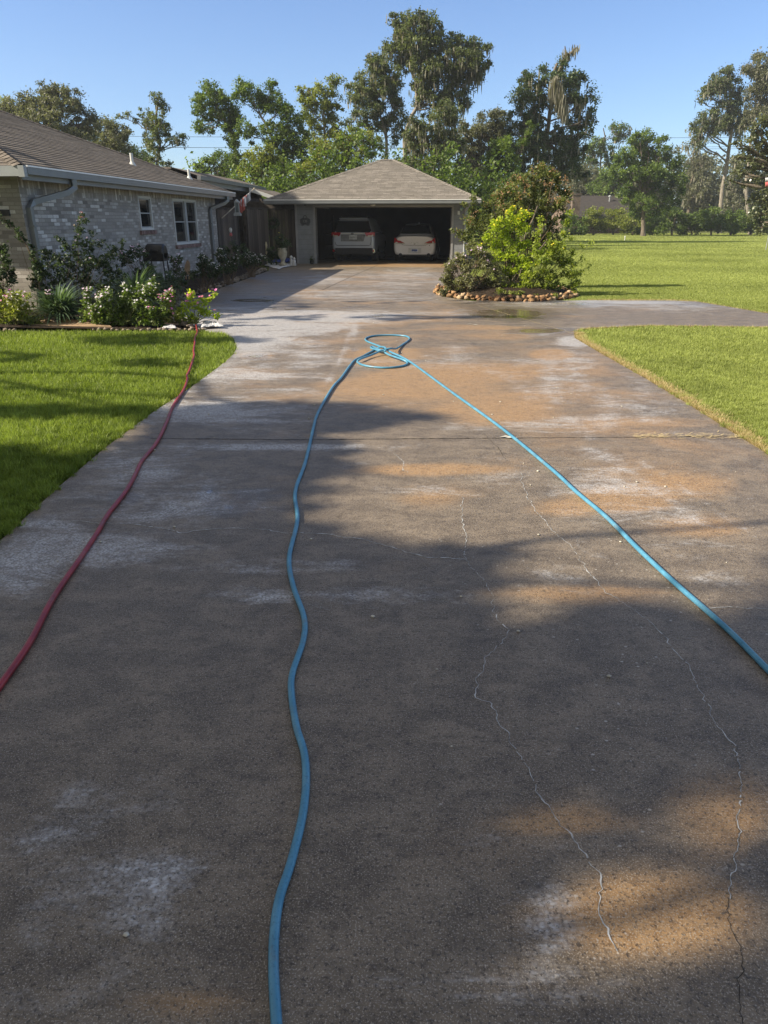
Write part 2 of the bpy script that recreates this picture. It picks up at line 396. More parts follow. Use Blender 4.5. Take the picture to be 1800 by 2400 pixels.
M['oakg'] = leafmat('grey_oak_leaf', (.075, .085, .055), (.235, .245, .160), .34)
M['green'] = leafmat('green_leaf', (.050, .090, .018), (.190, .265, .060), .4)
M['yel'] = leafmat('yellow_green_leaf', (.110, .145, .026), (.340, .370, .095), .42)
M['dkgreen'] = leafmat('dark_green_leaf', (.036, .062, .028), (.130, .185, .080), .36)
M['lime'] = leafmat('lime_leaf', (.19, .27, .020), (.47, .56, .060), .5)
M['crape'] = leafmat('crape_leaf', (.070, .092, .028), (.225, .250, .085), .35)
M['crapetip'] = leafmat('crape_tip', (.20, .12, .065), (.38, .23, .13), .3)
M['greyleaf'] = leafmat('grey_green_leaf', (.11, .12, .06), (.30, .30, .18), .35)
M['strap'] = leafmat('strap_leaf', (.045, .085, .045), (.16, .24, .14), .3)
M['shadeleaf'] = leafmat('bed_leaf', (.022, .042, .018), (.080, .120, .050), .3)
M['mag'] = leafmat('magnolia_leaf', (.060, .078, .038), (.22, .24, .13), .25, .3, .6)
M['white_f'] = leafmat('white_petal', (.50, .48, .56), (.74, .72, .80), .3)
M['pink_f'] = leafmat('pink_petal', (.55, .12, .42), (.80, .35, .68), .35)
M['lilac_f'] = leafmat('lilac_petal', (.55, .38, .62), (.80, .66, .84), .35)
M['red_f'] = leafmat('red_petal', (.45, .05, .09), (.65, .12, .2), .3)
M['yellow_f'] = leafmat('yellow_petal', (.75, .60, .03), (.90, .80, .08), .4)
M['stem'] = simple('plant_stem', (.10, .12, .04), .7, .2, .3, 10, 0)
M['stemb'] = simple('woody_stem', (.16, .115, .075), .8, .2, .3, 10, 0)

# ------------------------------------------------------------ ground, driveway
g = MB(); g.poly([(-300, -40, -.02), (300, -40, -.02), (300, 600, -.02), (-300, 600, -.02)])
tag(g.build('ground', M['lawn']), kind='structure')

LE = [(-4, -2.12), (3.49, -2.07), (4.35, -2.11), (5.22, -2.12), (6.28, -2.08), (7.13, -2.01), (8.35, -1.95), (9.28, -1.94), (9.82, -2.0), (10.65, -2.21), (11.1, -2.42), (11.36, -2.75), (12.2, -3.25), (13.5, -3.75), (15, -4.1), (16.8, -4.31), (18.2, -4.2), (21.2, -4.07), (25.6, -3.94), (27.5, -4.2), (30.2, -4.5), (37, -4.5)]
RE = [(-4, 2.83), (5.5, 2.84), (6.5, 2.86), (7.7, 2.86), (9.3, 2.82), (10.65, 2.80), (11.2, 2.93), (15.6, 2.15), (16.0, 1.75), (16.8, 1.30), (20, 1.6), (25, 2.7), (28.5, 3.6), (37, 4.2)]
def curve(tab, y): return np.interp(y, [a for a, b in tab], [b for a, b in tab])

RES = [(560,760,170,40,.95),(720,742,260,16,1.1),(600,800,110,40,.9),(500,870,140,50,.6),(820,690,200,18,.5),(1500,690,420,16,.5),(870,640,200,14,.4),(1010,735,160,10,.5),(200,1300,260,45,.6),(120,1250,110,60,.6),(480,1110,120,20,.35),(330,1130,60,70,.4),(620,1325,170,26,.5),(900,1400,260,24,.4),(520,985,300,10,.6),(470,850,50,60,.5),(430,930,60,40,.5),(950,660,260,40,.4),(640,790,150,60,.5),(1500,690,380,30,.45),(1380,800,200,60,.3),(1560,960,160,60,.35),(1350,870,60,90,.45),(1420,960,50,70,.45),(520,960,260,40,.55),(300,1180,330,110,.42),(620,770,240,50,.55),(1200,1120,160,30,.3),(900,690,380,30,.35),(1480,1180,260,120,.3),(200,2150,420,220,.35),(1250,2150,220,180,.35),(900,2330,300,90,.3),(60,1330,130,70,.75),(250,1290,220,50,.7),(130,1240,120,40,.6),(330,1100,150,45,.55),(470,965,180,30,.8),(640,1047,260,9,.8),(600,790,120,40,.9),(680,765,170,18,.9),(560,880,190,16,.7),(720,830,70,60,.5),(590,1395,140,22,.6),(650,1315,90,20,.55),(780,1320,80,22,.45),(1310,1350,150,40,.35),(1400,1130,150,45,.55),(1290,900,50,90,.5),(1640,1350,120,40,.5),(1300,2120,95,150,.95),(1230,2330,260,70,.75),(330,2040,300,60,.75),(90,1960,160,60,.7),(430,1890,110,22,.6),(170,1860,90,30,.7),(150,2330,200,60,.6),(1000,2000,180,60,.45),(1150,1960,100,30,.6),(560,2060,90,30,.6),(680,742,260,12,.7),(1000,700,260,25,.35),(770,655,70,20,.5),(950,645,130,20,.5),(1420,705,330,18,.7),(1350,800,50,14,1.0),(1600,720,160,14,.5),(1560,1300,200,40,.45),(800,1560,150,20,.35),(120,1720,120,30,.3),(1030,1150,200,20,.35),(1100,850,300,20,.4),(800,1090,60,20,.3),(1500,900,60,120,.35),(1230,1000,200,14,.5),(700,920,120,14,.5),(830,765,14,40,.6)]
RUST_SUNLIT = [(1150,900,520,120,.55),(1500,1090,380,120,.5),(1000,760,500,70,.4),(640,890,260,60,.3),(1400,1960,600,170,.3),(900,650,300,40,.3),(1290,832,55,16,1.1),(600,880,150,22,.6),(950,900,230,60,.75),(1160,960,200,40,.8),(1450,1170,150,35,1.1),(1340,1185,120,30,.8),(1600,1130,200,50,.6),(1550,2150,280,110,.9),(1330,1925,190,35,.9),(430,2360,200,50,.7),(760,800,120,25,.5),(1000,1170,150,30,.6),(1130,790,180,18,.5),(1500,990,250,20,.6),(560,1190,110,50,.35),(1650,1230,160,40,.7),(1030,1100,200,14,.8),(1380,1390,260,25,.6),(1700,1900,160,120,.7),(720,690,120,14,.5),(900,840,120,40,.7),(600,835,40,8,1.0),(1420,660,40,5,.9),(1640,663,60,5,.9),(1560,655,50,4,.8),(960,620,180,7,.9),(600,655,60,30,.3)]  # rust stains, plus broad warm tone painted in where the sun falls
WET = [(1130,715,130,14,.8),(1230,745,120,14,.9),(1390,700,150,9,.8),(1050,690,90,8,.7),(1560,706,110,8,.8),(640,722,70,6,.9),(600,836,34,8,1.0),(1000,745,80,6,.6),(1450,700,300,14,.55),(1030,640,120,6,.5),(700,660,60,20,.5),(820,720,120,7,.5),(1190,735,130,16,1.3),(1230,700,150,14,1.2),(1350,712,160,10,.9),(1640,712,120,10,.8),(590,705,150,22,.9),(900,742,80,6,.9),(1270,775,90,9,1.1),(540,1190,70,35,.8),(600,1160,90,25,.7),(285,1165,55,28,.9),(490,1150,28,16,.9),(960,690,200,30,.5),(680,725,60,6,1.0),(610,833,35,7,.8),(1420,1190,60,20,.4),(620,640,120,40,.6),(1290,832,50,12,.4)]
def track(pts, rx, ry, s, n=26):
    out = []
    for a, b in zip(pts[:-1], pts[1:]):
        for i in range(n):
            t = i/n; out.append((a[0]+(b[0]-a[0])*t, a[1]+(b[1]-a[1])*t, rx*(.6+.8*abs(math.sin(i*1.7))), ry, s*(.6+.4*abs(math.sin(i*2.3)))))
    return out
RES += track([(1060,815),(1180,880),(1290,955),(1393,1026)], 34, 13, .42)+track([(825,767),(800,840),(766,900)], 8, 10, .5)+track([(1377,1049),(1480,1110),(1560,1165),(1640,1230)], 34, 13, .45)+track([(1190,860),(1330,960),(1440,1030)], 20, 9, .3)
RES += track([(655,775),(760,820),(840,860)], 20, 8, .35)+track([(1500,1080),(1640,1170),(1800,1280)], 14, 8, .45)+track([(400,1270),(520,1080)], 14, 20, .45)+track([(230,1240),(180,1400)], 30, 26, .4)
WET += track([(1100,800),(1230,870),(1360,960)], 12, 7, .55)+track([(850,770),(815,860),(790,915)], 9, 9, .5)+track([(905,690),(880,760)], 9, 8, .4)
RES = [(a, b, c, d, e_*(.68 if b > 1700 else 1.12)) for a, b, c, d, e_ in RES]
def splat(px, py, lst):
    a = np.zeros_like(px)
    for cx, cy, rx, ry, s in lst: a = np.maximum(a, s*np.exp(-(((px-cx)/rx)**2+((py-cy)/ry)**2)*.9))
    return a

def grid_sheet(name, rows):
    """rows: list of (list of xyz) same length -> sheet with skirt and stain attributes"""
    nr, nc = len(rows), len(rows[0]); V = np.array(rows, dtype=float).reshape(-1, 3)
    idx = np.arange(nr*nc).reshape(nr, nc)
    F = np.stack([idx[:-1, :-1], idx[:-1, 1:], idx[1:, 1:], idx[1:, :-1]], -1).reshape(-1, 4).tolist()
    bnd = list(idx[0, :])+list(idx[1:, -1])+list(idx[-1, -2::-1])+list(idx[-2:0:-1, 0])
    b0 = len(V); sk = V[bnd].copy(); sk[:, 2] = -.06; V2 = np.vstack([V, sk]); L = len(bnd)
    F += [(int(bnd[(i+1) % L]), int(bnd[i]), b0+i, b0+(i+1) % L) for i in range(L)]
    me = bpy.data.meshes.new(name); me.from_pydata(V2.tolist(), [], F)
    px, py = projn(V2[:, 0], np.maximum(V2[:, 1], .3))
    for nm, lst in (('residue', RES), ('rust_sunlit', RUST_SUNLIT), ('wet', WET)):
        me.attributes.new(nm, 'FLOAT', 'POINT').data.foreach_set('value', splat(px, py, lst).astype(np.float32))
    sp = np.clip((V2[:, 0]+.2)/1.6, 0, 1)*np.clip((9-V2[:, 1])/4, .25, 1)
    me.attributes.new('speck', 'FLOAT', 'POINT').data.foreach_set('value', (.15+sp).astype(np.float32))
    me.materials.append(M['concrete']); me.validate(); return me
ys = np.concatenate([np.arange(-4, 12, .05), np.arange(12, 36.9, .12)])
rows = []
for y in ys:
    xl, xr = curve(LE, y), curve(RE, y); rows.append([(xl+(xr-xl)*t, y, 0.0) for t in np.linspace(0, 1, 110)])
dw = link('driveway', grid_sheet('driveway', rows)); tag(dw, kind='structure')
NE = [(2.0, 12.1), (2.93, 11.22), (3.1, 11.6), (3.43, 11.74), (4.34, 12.0), (6.22, 11.83), (9, 11.5), (16, 10.6)]
FE = [(2.0, 16.0), (2.7, 15.75), (4.4, 15.98), (6.2, 15.9), (6.65, 15.7), (6.87, 14.77), (7.09, 13.7), (8, 13.0), (10, 12.6), (16, 11.9)]
rows = []
for x in np.concatenate([np.arange(2.0, 7.4, .05), np.arange(7.4, 16, .2)]):
    y0 = float(np.interp(x, [a for a, b in NE], [b for a, b in NE])); y1 = float(np.interp(x, [a for a, b in FE], [b for a, b in FE]))
    ye = float(np.interp(x, [1.75, 2.15, 2.93], [16.0, 15.6, 11.2]))
    if x < 2.93: y0 = ye+.012
    y1 = max(y1, y0+.05)
    rows.append([(x, y0+(y1-y0)*t, 0.0) for t in np.linspace(0, 1, 60)])
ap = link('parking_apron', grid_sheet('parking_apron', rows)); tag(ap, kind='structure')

# cracks and joints, thin mineral-filled lines set into the slab (part of the driveway)
def zc(ox, oy, s, pts): return [(ox+x*s, oy+y*s) for x, y in pts]
S7 = .5425
C1 = zc(900, 1000, S7, [(340,300),(335,400),(355,480),(350,560),(365,600),(430,660),(470,740),(475,800),(530,880),(510,930),(440,1000),(435,1050),(400,1090),(400,1170),(460,1190),(500,1290)])+zc(900, 1700, S7, [(510,10),(545,70),(600,150),(645,230),(660,300),(720,360),(790,460),(870,560),(915,640),(940,780),(960,880),(1000,980)])
C2 = zc(900, 1000, S7, [(590,200),(610,290),(660,370),(740,460),(820,530),(860,600),(905,650),(960,720),(1060,780),(1120,820),(1200,890),(1290,1010),(1360,1110),(1370,1170),(1440,1280)])+zc(900, 1700, S7, [(1450,10),(1510,90),(1540,180),(1540,350),(1510,400),(1540,460),(1530,530),(1515,600),(1500,640),(1490,750)])
C2b = zc(900, 1700, S7, [(1490,750),(1480,800),(1495,880),(1540,960),(1545,1060),(1530,1150),(1550,1290)])
C3 = zc(0, 1000, S7, [(310,408),(420,415),(560,420),(700,440),(780,460),(880,445),(1060,438),(1150,445),(1220,458),(1400,465),(1500,475),(1650,510)])+zc(900, 1000, S7, [(10,515),(90,540),(180,565),(350,570)])
C4 = zc(900, 1000, S7, [(1400,785),(1530,780),(1659,790)])
C5 = zc(900, 1000, S7, [(40,115),(85,150),(80,190),(120,200)]); C6 = zc(900, 1000, S7, [(430,30),(490,90),(525,140)])
def crackstrip(mb, pts, width, m, z=.0022, jit=.012, gap=0.0):
    P = [G(*p) for p in pts]; q = []
    for a, b in zip(P[:-1], P[1:]):
        n = max(2, int((b-a).length/.012))
        for i in range(n): q.append(a.lerp(b, i/n))
    q.append(P[-1]); r = random.Random(len(pts)*7+int(width*1e5))
    j = []
    for i, p in enumerate(q):
        d = (q[min(i+1, len(q)-1)]-q[max(i-1, 0)]).normalized(); nrm = Vector((-d.y, d.x, 0))
        off = jit*(mnoise.noise(Vector((i*.11, len(pts), 0)))+.7*mnoise.noise(Vector((i*.33, 3+len(pts), 0)))+.35*mnoise.noise(Vector((i*.9, 7+len(pts), 0))))
        j.append((p+nrm*off, nrm))
    for i in range(len(j)-1):
        if r.random() < gap: continue
        (a, n1), (b, n2) = j[i], j[i+1]
        w1 = width*(.25+.75*abs(mnoise.noise(Vector((i*.17, width*10, 1))))**1.3); w2 = width*(.25+.75*abs(mnoise.noise(Vector(((i+1)*.17, width*10, 1))))**1.3)
        mb.add([(a.x-n1.x*w1, a.y-n1.y*w1, z), (a.x+n1.x*w1, a.y+n1.y*w1, z), (b.x+n2.x*w2, b.y+n2.y*w2, z), (b.x-n2.x*w2, b.y-n2.y*w2, z)], [(0, 1, 2, 3)], m)
ck = MB()
crackstrip(ck, C1, .0042, 0, gap=.08, jit=.02); crackstrip(ck, C2, .0042, 0, gap=.08, jit=.02); crackstrip(ck, C3, .0075, 0, gap=.06, jit=.02); crackstrip(ck, C4, .007, 0, gap=.1)
crackstrip(ck, C5, .006, 0, gap=.3); crackstrip(ck, C6, .004, 1, gap=.1); crackstrip(ck, C2b, .0026, 1, .0024, .02)
crackstrip(ck, C2[16:], .0014, 1, .0036, .02, gap=.35)
crackstrip(ck, [(352,1028),(700,1031),(1200,1027),(1500,1025),(1745,1022)], .012, 1, .0028, .004)
crackstrip(ck, [(886,621),(820,650),(755,680)], .02, 1, .0028, .004); crackstrip(ck, [(550,727),(800,722),(1000,722),(1200,722)], .006, 1, .0026, .004, .2)
crackstrip(ck, [(1020,712),(1120,716),(1340,781)][1:], .012, 2, .003, .01, .3)
crackstrip(ck, [(1010,640),(1150,712)], .01, 1, .0028, .004)
o = ck.build('crack', [M['crack'], M['joint'], M['straw']], dw)
# the few spilled straws along the joint at the right edge
st = MB(); r0 = random.Random(3)
for i in range(160):
    p = G(r0.uniform(1480, 1740), 1022+r0.gauss(0, 3), .004); a = r0.gauss(0, .5); L = r0.uniform(.02, .06)
    d = Vector((math.cos(a), math.sin(a), 0))*L; n = Vector((-d.y, d.x, 0)).normalized()*.0022; z = Vector((0, 0, r0.uniform(.001, .008)))
    st.poly([p-n+z, p+n+z, p+d+n+z, p+d-n+z])
tag(st.build('straw_litter', M['straw']), 'pale dry straw littering the joint across the driveway near the right grass', 'straw', kind='stuff')

# ------------------------------------------------------------ grass
def blades(pts, h, wd, lean=.5, seed=1, z0=-.02, hm=1.0):
    r = np.random.default_rng(seed); n = len(pts); h = h*hm
    a = r.uniform(0, 2*np.pi, n); hh = h*r.uniform(.55, 1.15, n); ww = wd*r.uniform(.7, 1.3, n)
    d = np.stack([np.cos(a), np.sin(a)], 1); b = r.uniform(0, 2*np.pi, n); ln = np.stack([np.cos(b), np.sin(b)], 1)*(hh*lean*r.uniform(.1, 1, n))[:, None]
    V = np.zeros((n, 3, 3)); V[:, 0, :2] = pts-d*ww[:, None]/2; V[:, 1, :2] = pts+d*ww[:, None]/2; V[:, 2, :2] = pts+ln
    V[:, 0, 2] = z0; V[:, 1, 2] = z0; V[:, 2, 2] = z0+hh
    return V.reshape(-1, 3)
def vnoise(x, y, s, seed=0):
    return np.array([mnoise.noise(Vector((a*s, b*s, seed))) for a, b in zip(x, y)])
def sample_dist(n, y0, y1, power, r):   # y distributed as y^-power
    u = r.uniform(0, 1, n); k = 1-power
    return (y0**k+(y1**k-y0**k)*u)**(1/k) if abs(k) > 1e-6 else y0*(y1/y0)**u
# left lawn
r = np.random.default_rng(5)
y = sample_dist(330000, 2.6, 11.33, 1.3, r); xl = curve(LE, y); x = xl-.01-(r.uniform(0, 1, len(y))**1.0)*(np.minimum(.56*y+.9, 9.0)-2.0).clip(.5)
px, _ = projn(x, y); k = (px > -250); x, y = x[k], y[k]
y2 = r.uniform(-2, 11.33, 150000); x2 = curve(LE, y2)-.01-r.uniform(0, 1, len(y2))*7.5; px, _ = projn(x2, np.maximum(y2, .3)); k = (px <= -240) | (y2 < 2.7); x = np.concatenate([x, x2[k]]); y = np.concatenate([y, y2[k]])
jit = .022*np.sin(y*21)+.018*np.sin(y*53)+.012*np.sin(y*97); x = x+jit*(x > curve(LE, y)-.1)
cl = np.clip(.5+.9*vnoise(x, y, 13.0, 9), 0, 1); V = blades(np.stack([x, y], 1), .060, 1.0, .9, 2, hm=.55+.75*cl); wy = np.repeat(y, 3); ctr = np.repeat(np.stack([x, y], 1), 3, 0)
sc_w = (.0045+.0006*wy); V[:, :2] = np.where((np.arange(len(V)) % 3 < 2)[:, None], ctr+(V[:, :2]-ctr)*sc_w[:, None], V[:, :2])
tn = np.clip(.45+.3*vnoise(x, y, 1.1)+.25*vnoise(x, y, 4.5, 3)+.35*(cl-.5)+.30*r.standard_normal(len(x)), 0, 1)
tag(fast_mesh('grass', V, 3, M['grass'], tint=tn), 'dense bright green lawn grass left of the driveway, crossed by the red hose', 'grass', kind='stuff')
# right near lawn
y = sample_dist(330000, 4.0, 12.0, 1.2, r); wd = (.52*y+1.0-2.85).clip(.4); x = curve([(a, b) for a, b in RE if a < 11.3]+[(12.5, 2.93)], y)+.02+r.uniform(0, 1, len(y))*wd
k = (y < np.interp(x, [a for a, b in NE], [b for a, b in NE])-.03) | (x > 20); k &= x > 2.87
x, y = x[k], y[k]; jit = .03*np.sin(y*17)+.02*np.sin(y*41)
x = x+jit*(x < 3.1)
cl = np.clip(.5+.9*vnoise(x, y, 11.0, 5), 0, 1); V = blades(np.stack([x, y], 1), .044, .8, .95, 3, hm=.5+.8*cl); wy = np.repeat(y, 3); ctr = np.repeat(np.stack([x, y], 1), 3, 0)
sc_w = (.0045+.0006*wy); V[:, :2] = np.where((np.arange(len(V)) % 3 < 2)[:, None], ctr+(V[:, :2]-ctr)*sc_w[:, None], V[:, :2])
tn = np.clip(.47+.3*vnoise(x, y, 1.1)+.2*vnoise(x, y, 4.5, 3)+.35*(cl-.5)+.3*r.standard_normal(len(x)), 0, 1)
tag(fast_mesh('grass', V, 3, M['grass2'], tint=tn), 'wedge of lit lawn grass right of the driveway in front of the wet parking apron', 'grass', kind='stuff')
# far lawn
y = sample_dist(800000, 13.0, 100, 1.45, r); x = r.uniform(0, 1, len(y))*(.56*y+2-2.2)+2.2
fe = np.interp(x, [a for a, b in FE], [b for a, b in FE]); k = (y > fe+.05) & (x > curve(RE, np.minimum(y, 37))+.1)
k &= ~(((x-2.85)/1.75)**2+((y-17.7)/2.1)**2 < 1)
x, y = x[k], y[k]; V = blades(np.stack([x, y], 1), 1.0, 1.0, .9, 4, 0); wy = np.repeat(y, 3); ctr = np.repeat(np.stack([x, y], 1), 3, 0)
V[:, :2] = ctr+(V[:, :2]-ctr)*np.where(np.arange(len(V)) % 3 < 2, .004+.00075*wy, .03)[:, None]; V[:, 2] = V[:, 2]*(.028+.0006*wy)-.02
tn = np.clip(.5+.35*vnoise(x, y, .25)+.2*r.standard_normal(len(x)), 0, 1)
tag(fast_mesh('grass', V, 3, M['grass2'], tint=tn), 'wide mown lawn reaching from the apron back to the hedge', 'grass', kind='stuff')
# dry clipped edge along the right lawn
pts = []
for a, n in ((1, 22000),):
    y = sample_dist(n, 4.2, 11.2, 1.0, r); x = curve(RE, y)+.015+np.abs(r.normal(0, .062, n)); pts.append(np.stack([x, y], 1))
x = r.uniform(3.0, 9, 2500); pts.append(np.stack([x, np.interp(x, [a for a, b in NE], [b for a, b in NE])-.02-np.abs(r.normal(0, .02, 2500))], 1))
x = r.uniform(4.4, 9, 4000); pts.append(np.stack([x, np.interp(x, [a for a, b in FE], [b for a, b in FE])+.03+np.abs(r.normal(0, .07, 4000))], 1))
pts = np.vstack(pts); V = blades(pts, .046, .010, 1.3, 9)
tag(fast_mesh('dry_grass', V, 3, M['drygrass'], tint=r.uniform(0, 1, len(pts))), 'strip of yellowed clipped grass along the right edge of the driveway', 'dry grass', kind='stuff')

# ------------------------------------------------------------ foliage generator
def leaf_cards(C, size, seed, upb=.35, asp=1.7, jitter=.35):
    r = np.random.default_rng(seed); n = len(C)
    nrm = r.standard_normal((n, 3)); nrm[:, 2] = np.abs(nrm[:, 2])+upb; nrm /= np.linalg.norm(nrm, axis=1)[:, None]
    t = r.standard_normal((n, 3)); t -= (t*nrm).sum(1)[:, None]*nrm; t /= np.linalg.norm(t, axis=1)[:, None]+1e-9
    b = np.cross(nrm, t); s = (size if hasattr(size, '__len__') else np.full(n, size))*r.uniform(1-jitter, 1+jitter, n)
    L = t*(s*asp/2)[:, None]; W = b*(s/2)[:, None]; V = np.stack([C-L, C-L*.1+W, C+L, C-L*.1-W], 1)
    return V.reshape(-1, 3)
def clumpy(center, rad, nleaf, nsub, sub, r, shell=.45, flat=1.0):
    """leaf centres in clumps inside an ellipsoid; returns points and per point tint"""
    d = r.standard_normal((nsub, 3)); d /= np.linalg.norm(d, axis=1)[:, None]; u = r.uniform(shell, 1, nsub)**.8
    sc_ = center+d*u[:, None]*rad; i = r.integers(0, nsub, nleaf)
    ct = np.clip(.42+.2*r.standard_normal(nsub), 0, 1)
    ssz = sub*1.2*r.uniform(.55, 1.5, nsub)
    off = r.standard_normal((nleaf, 3)); off /= np.linalg.norm(off, axis=1)[:, None]; off *= (r.uniform(0, 1, nleaf)**.6*np.where(r.uniform(0, 1, nleaf) < .18, 1.5, 1.0))[:, None]
    P = sc_[i]+off*ssz[i][:, None]*np.array([1, 1, flat])
    return P, np.clip(ct[i]+.16*r.standard_normal(nleaf), 0, 1), sc_
def limb(mb, a, b, r0, r1, seed, n=6, sag=.12, sides=6):
    a = Vector(a); b = Vector(b); L = (b-a).length; pts = []; rr = []
    for i in range(n+1):
        t = i/n; p = a.lerp(b, t)
        wv = math.sin(t*math.pi)*L*sag
        p = p+Vector((mnoise.noise(Vector((seed, t*2.2, 0))), mnoise.noise(Vector((seed+9, t*2.2, 5))), .5*mnoise.noise(Vector((seed+4, t*2, 9)))))*wv*2
        pts.append(p); rr.append(r0+(r1-r0)*t)
    mb.tube(pts, rr, sides, cap=False); return pts
TREES = 'trees standing behind the garage and lawn'
def tree(name, label, Y, base, blobs, leaf, tr=7, lp=3.2, cov=2.6, sub=9, bark=None, moss=None, mossy=0, splits=None, trunkpts=None, shell=.35, seed=1, ground=0, flat=.8, group=TREES, cat='tree', limbr=.45, bl_depth=1.0, twig=0, grow=1.06):
    """blobs: (px,py,rpx[,rpy[,dY]]) outline balls of the crown, at their own depths"""
    r = np.random.default_rng(seed*13+5); m = MPP(Y); lp = lp*.84; cov = cov*1.5
    b0 = at(base[0], base[1], Y); b0.z = ground; e = empty(name, b0, label, cat, group)
    P = []; T = []; subs = []
    for k, bl in enumerate(blobs):
        cx, cy, rx = bl[:3]; ry = bl[3] if len(bl) > 3 else rx*.8; dY = bl[4] if len(bl) > 4 else r.uniform(-1, 1)*rx*m*.8*bl_depth; rx *= grow; ry *= grow
        c = np.array(at(cx, cy, Y+dY)); rad = np.array([rx*m, rx*m*.9*bl_depth, ry*m])
        area = math.pi*rx*ry; nl = int(area/(lp*lp*.85)*cov); ns = max(4, int(area/(sub*sub*1.9)))
        p, t, s_ = clumpy(c, rad, nl, ns, sub*m, r, shell, flat); P.append(p); T.append(t); subs.append((Vector(c), s_))
    P = np.vstack(P); T = np.concatenate(T); V = leaf_cards(P, lp*m, seed)
    fast_mesh('crown', V, 4, leaf, e, tint=T)
    # trunk and limbs
    tb = MB(); path = [b0] + [at(p[0], p[1], Y) for p in (trunkpts or [])]
    if not trunkpts:
        bx = sum(b[0] for b in blobs)/len(blobs); by = max(b[1] for b in blobs); path.append(at(bx*.4+base[0]*.6, by, Y))
    n = len(path); trm = tr*m; pp = []; rr = []
    for i in range(n-1):
        for j in range(4):
            t = (i+j/4)/(n-1); p = path[i].lerp(path[i+1], j/4); p.x += mnoise.noise(Vector((seed, t*4, 0)))*trm*.6; pp.append(p); rr.append(trm*(1.25 if t == 0 else 1-.55*t))
    pp.append(path[-1]); rr.append(trm*.42); tb.tube(pp, rr, 9, cap=False)
    for k, (c, s_) in enumerate(subs):
        d = [(q-c).length+abs(q.z-(c.z-2*m*20))*.3 for q in pp]; i = int(np.argmin(d)); i = max(i-1, len(pp)//3)
        lp_ = limb(tb, pp[i], c, rr[i]*limbr*1.1, trm*.12, seed*7+k)
        for q in range(min(len(s_), 7+twig)):
            st_ = lp_[r.integers(3, len(lp_))]; limb(tb, st_, s_[q], trm*.13, trm*.04, seed+q*3+k, 4, .15, 4)
    tb.build('trunk', bark or M['bark'], e)
    if mossy:
        allp = np.vstack([s_ for c, s_ in subs]); n = int(mossy); i = r.integers(0, len(allp), n)
        # tassels gather in groups under some of the clumps
        o = allp[i]+r.standard_normal((n, 3))*sub*m*.45; L = (moss or 16)*m*r.uniform(.3, 1.25, n)*(.5+.9*r.uniform(0, 1, len(allp))[i]); W = m*r.uniform(1.5, 4.0, n)
        a = r.uniform(0, np.pi, n); d = np.stack([np.cos(a), np.sin(a), np.zeros(n)], 1)*W[:, None]/2; z = np.stack([r.normal(0, .06, n)*L, r.normal(0, .06, n)*L, -L], 1)
        V = np.stack([o-d*.5, o+d*.5, o+z*.55+d, o+z+d*.1, o+z*.6-d], 1).reshape(-1, 3)
        fast_mesh('moss', V, 5, M['moss'], e, tint=np.clip(r.normal(.5, .22, n), 0, 1))
    return e

def courses(mb, l0, r0, l1, r1, step=.145, h=.011):
    L = ((l1+r1)/2-(l0+r0)/2).length; n = max(1, round(L/step)); nrm = (r0-l0).cross(l1-l0).normalized(); nrm = nrm if nrm.z > 0 else -nrm
    for k in range(n):
        a, b, c, d = l0.lerp(l1, k/n), r0.lerp(r1, k/n), r0.lerp(r1, (k+1)/n), l0.lerp(l1, (k+1)/n); hh = nrm*h
        m2 = max(1, int((b-a).length/1.3))
        for j in range(m2):
            t0, t1 = j/m2, (j+1)/m2; w0 = nrm*.006*mnoise.noise(Vector((k*1.7, t0*9, 1))); w1 = nrm*.006*mnoise.noise(Vector((k*1.7, t1*9, 1)))
            mb.add([a.lerp(b, t0)+hh+w0, a.lerp(b, t1)+hh+w1, d.lerp(c, t1), d.lerp(c, t0)], [(0, 1, 2, 3)]); mb.add([a.lerp(b, t0), a.lerp(b, t1), a.lerp(b, t1)+hh+w1, a.lerp(b, t0)+hh+w0], [(0, 1, 2, 3)])
# ------------------------------------------------------------ brick house
U = Vector((.078, .997, 0)).normalized(); NN = Vector((U.y, -U.x, 0)); HC = Vector((-6.35, 13.6, 0)); HL = 11.5
Z = Vector((0, 0, 1))
house = empty('brick_house', HC, 'grey whitewashed brick house with a brown shingle hip roof left of the driveway', 'house')
def wall_panels(mb, o, d, length, z0, z1, holes, nrm, m=0, reveal=.11, rm=None):
    """vertical wall sheet with real openings and reveals; holes (s0,s1,z0,z1)"""
    ss = sorted({0, length, *[h[0] for h in holes], *[h[1] for h in holes]}); zs = sorted({z0, z1, *[h[2] for h in holes], *[h[3] for h in holes]})
    for a, b in zip(ss[:-1], ss[1:]):
        for c, e in zip(zs[:-1], zs[1:]):
            if any(h[0] <= a and b <= h[1] and h[2] <= c and e <= h[3] for h in holes): continue
            mb.poly([o+d*a+Z*c, o+d*b+Z*c, o+d*b+Z*e, o+d*a+Z*e], m)
    for s0, s1, a, b in holes:
        i = -nrm*reveal; q = [o+d*s0+Z*a, o+d*s1+Z*a, o+d*s1+Z*b, o+d*s0+Z*b]
        for j in range(4):
            p1, p2 = q[j], q[(j+1) % 4]; mb.poly([p1, p2, p2+i, p1+i], m if rm is None else rm)
holes = [(5.16, 5.99, 1.37, 2.15), (7.53, 9.50, .96, 2.15)]
mb = MB(); wall_panels(mb, HC, U, HL, 0, 2.02, [(a, b, c, 2.02) for a, b, c, d in holes], NN)
wall_panels(mb, HC, U, HL, 2.02, 2.36, [(a, b, 2.02, d) for a, b, c, d in holes], NN, 1)
wall_panels(mb, HC-NN*9, NN, 9, 0, 2.36, [], -U)
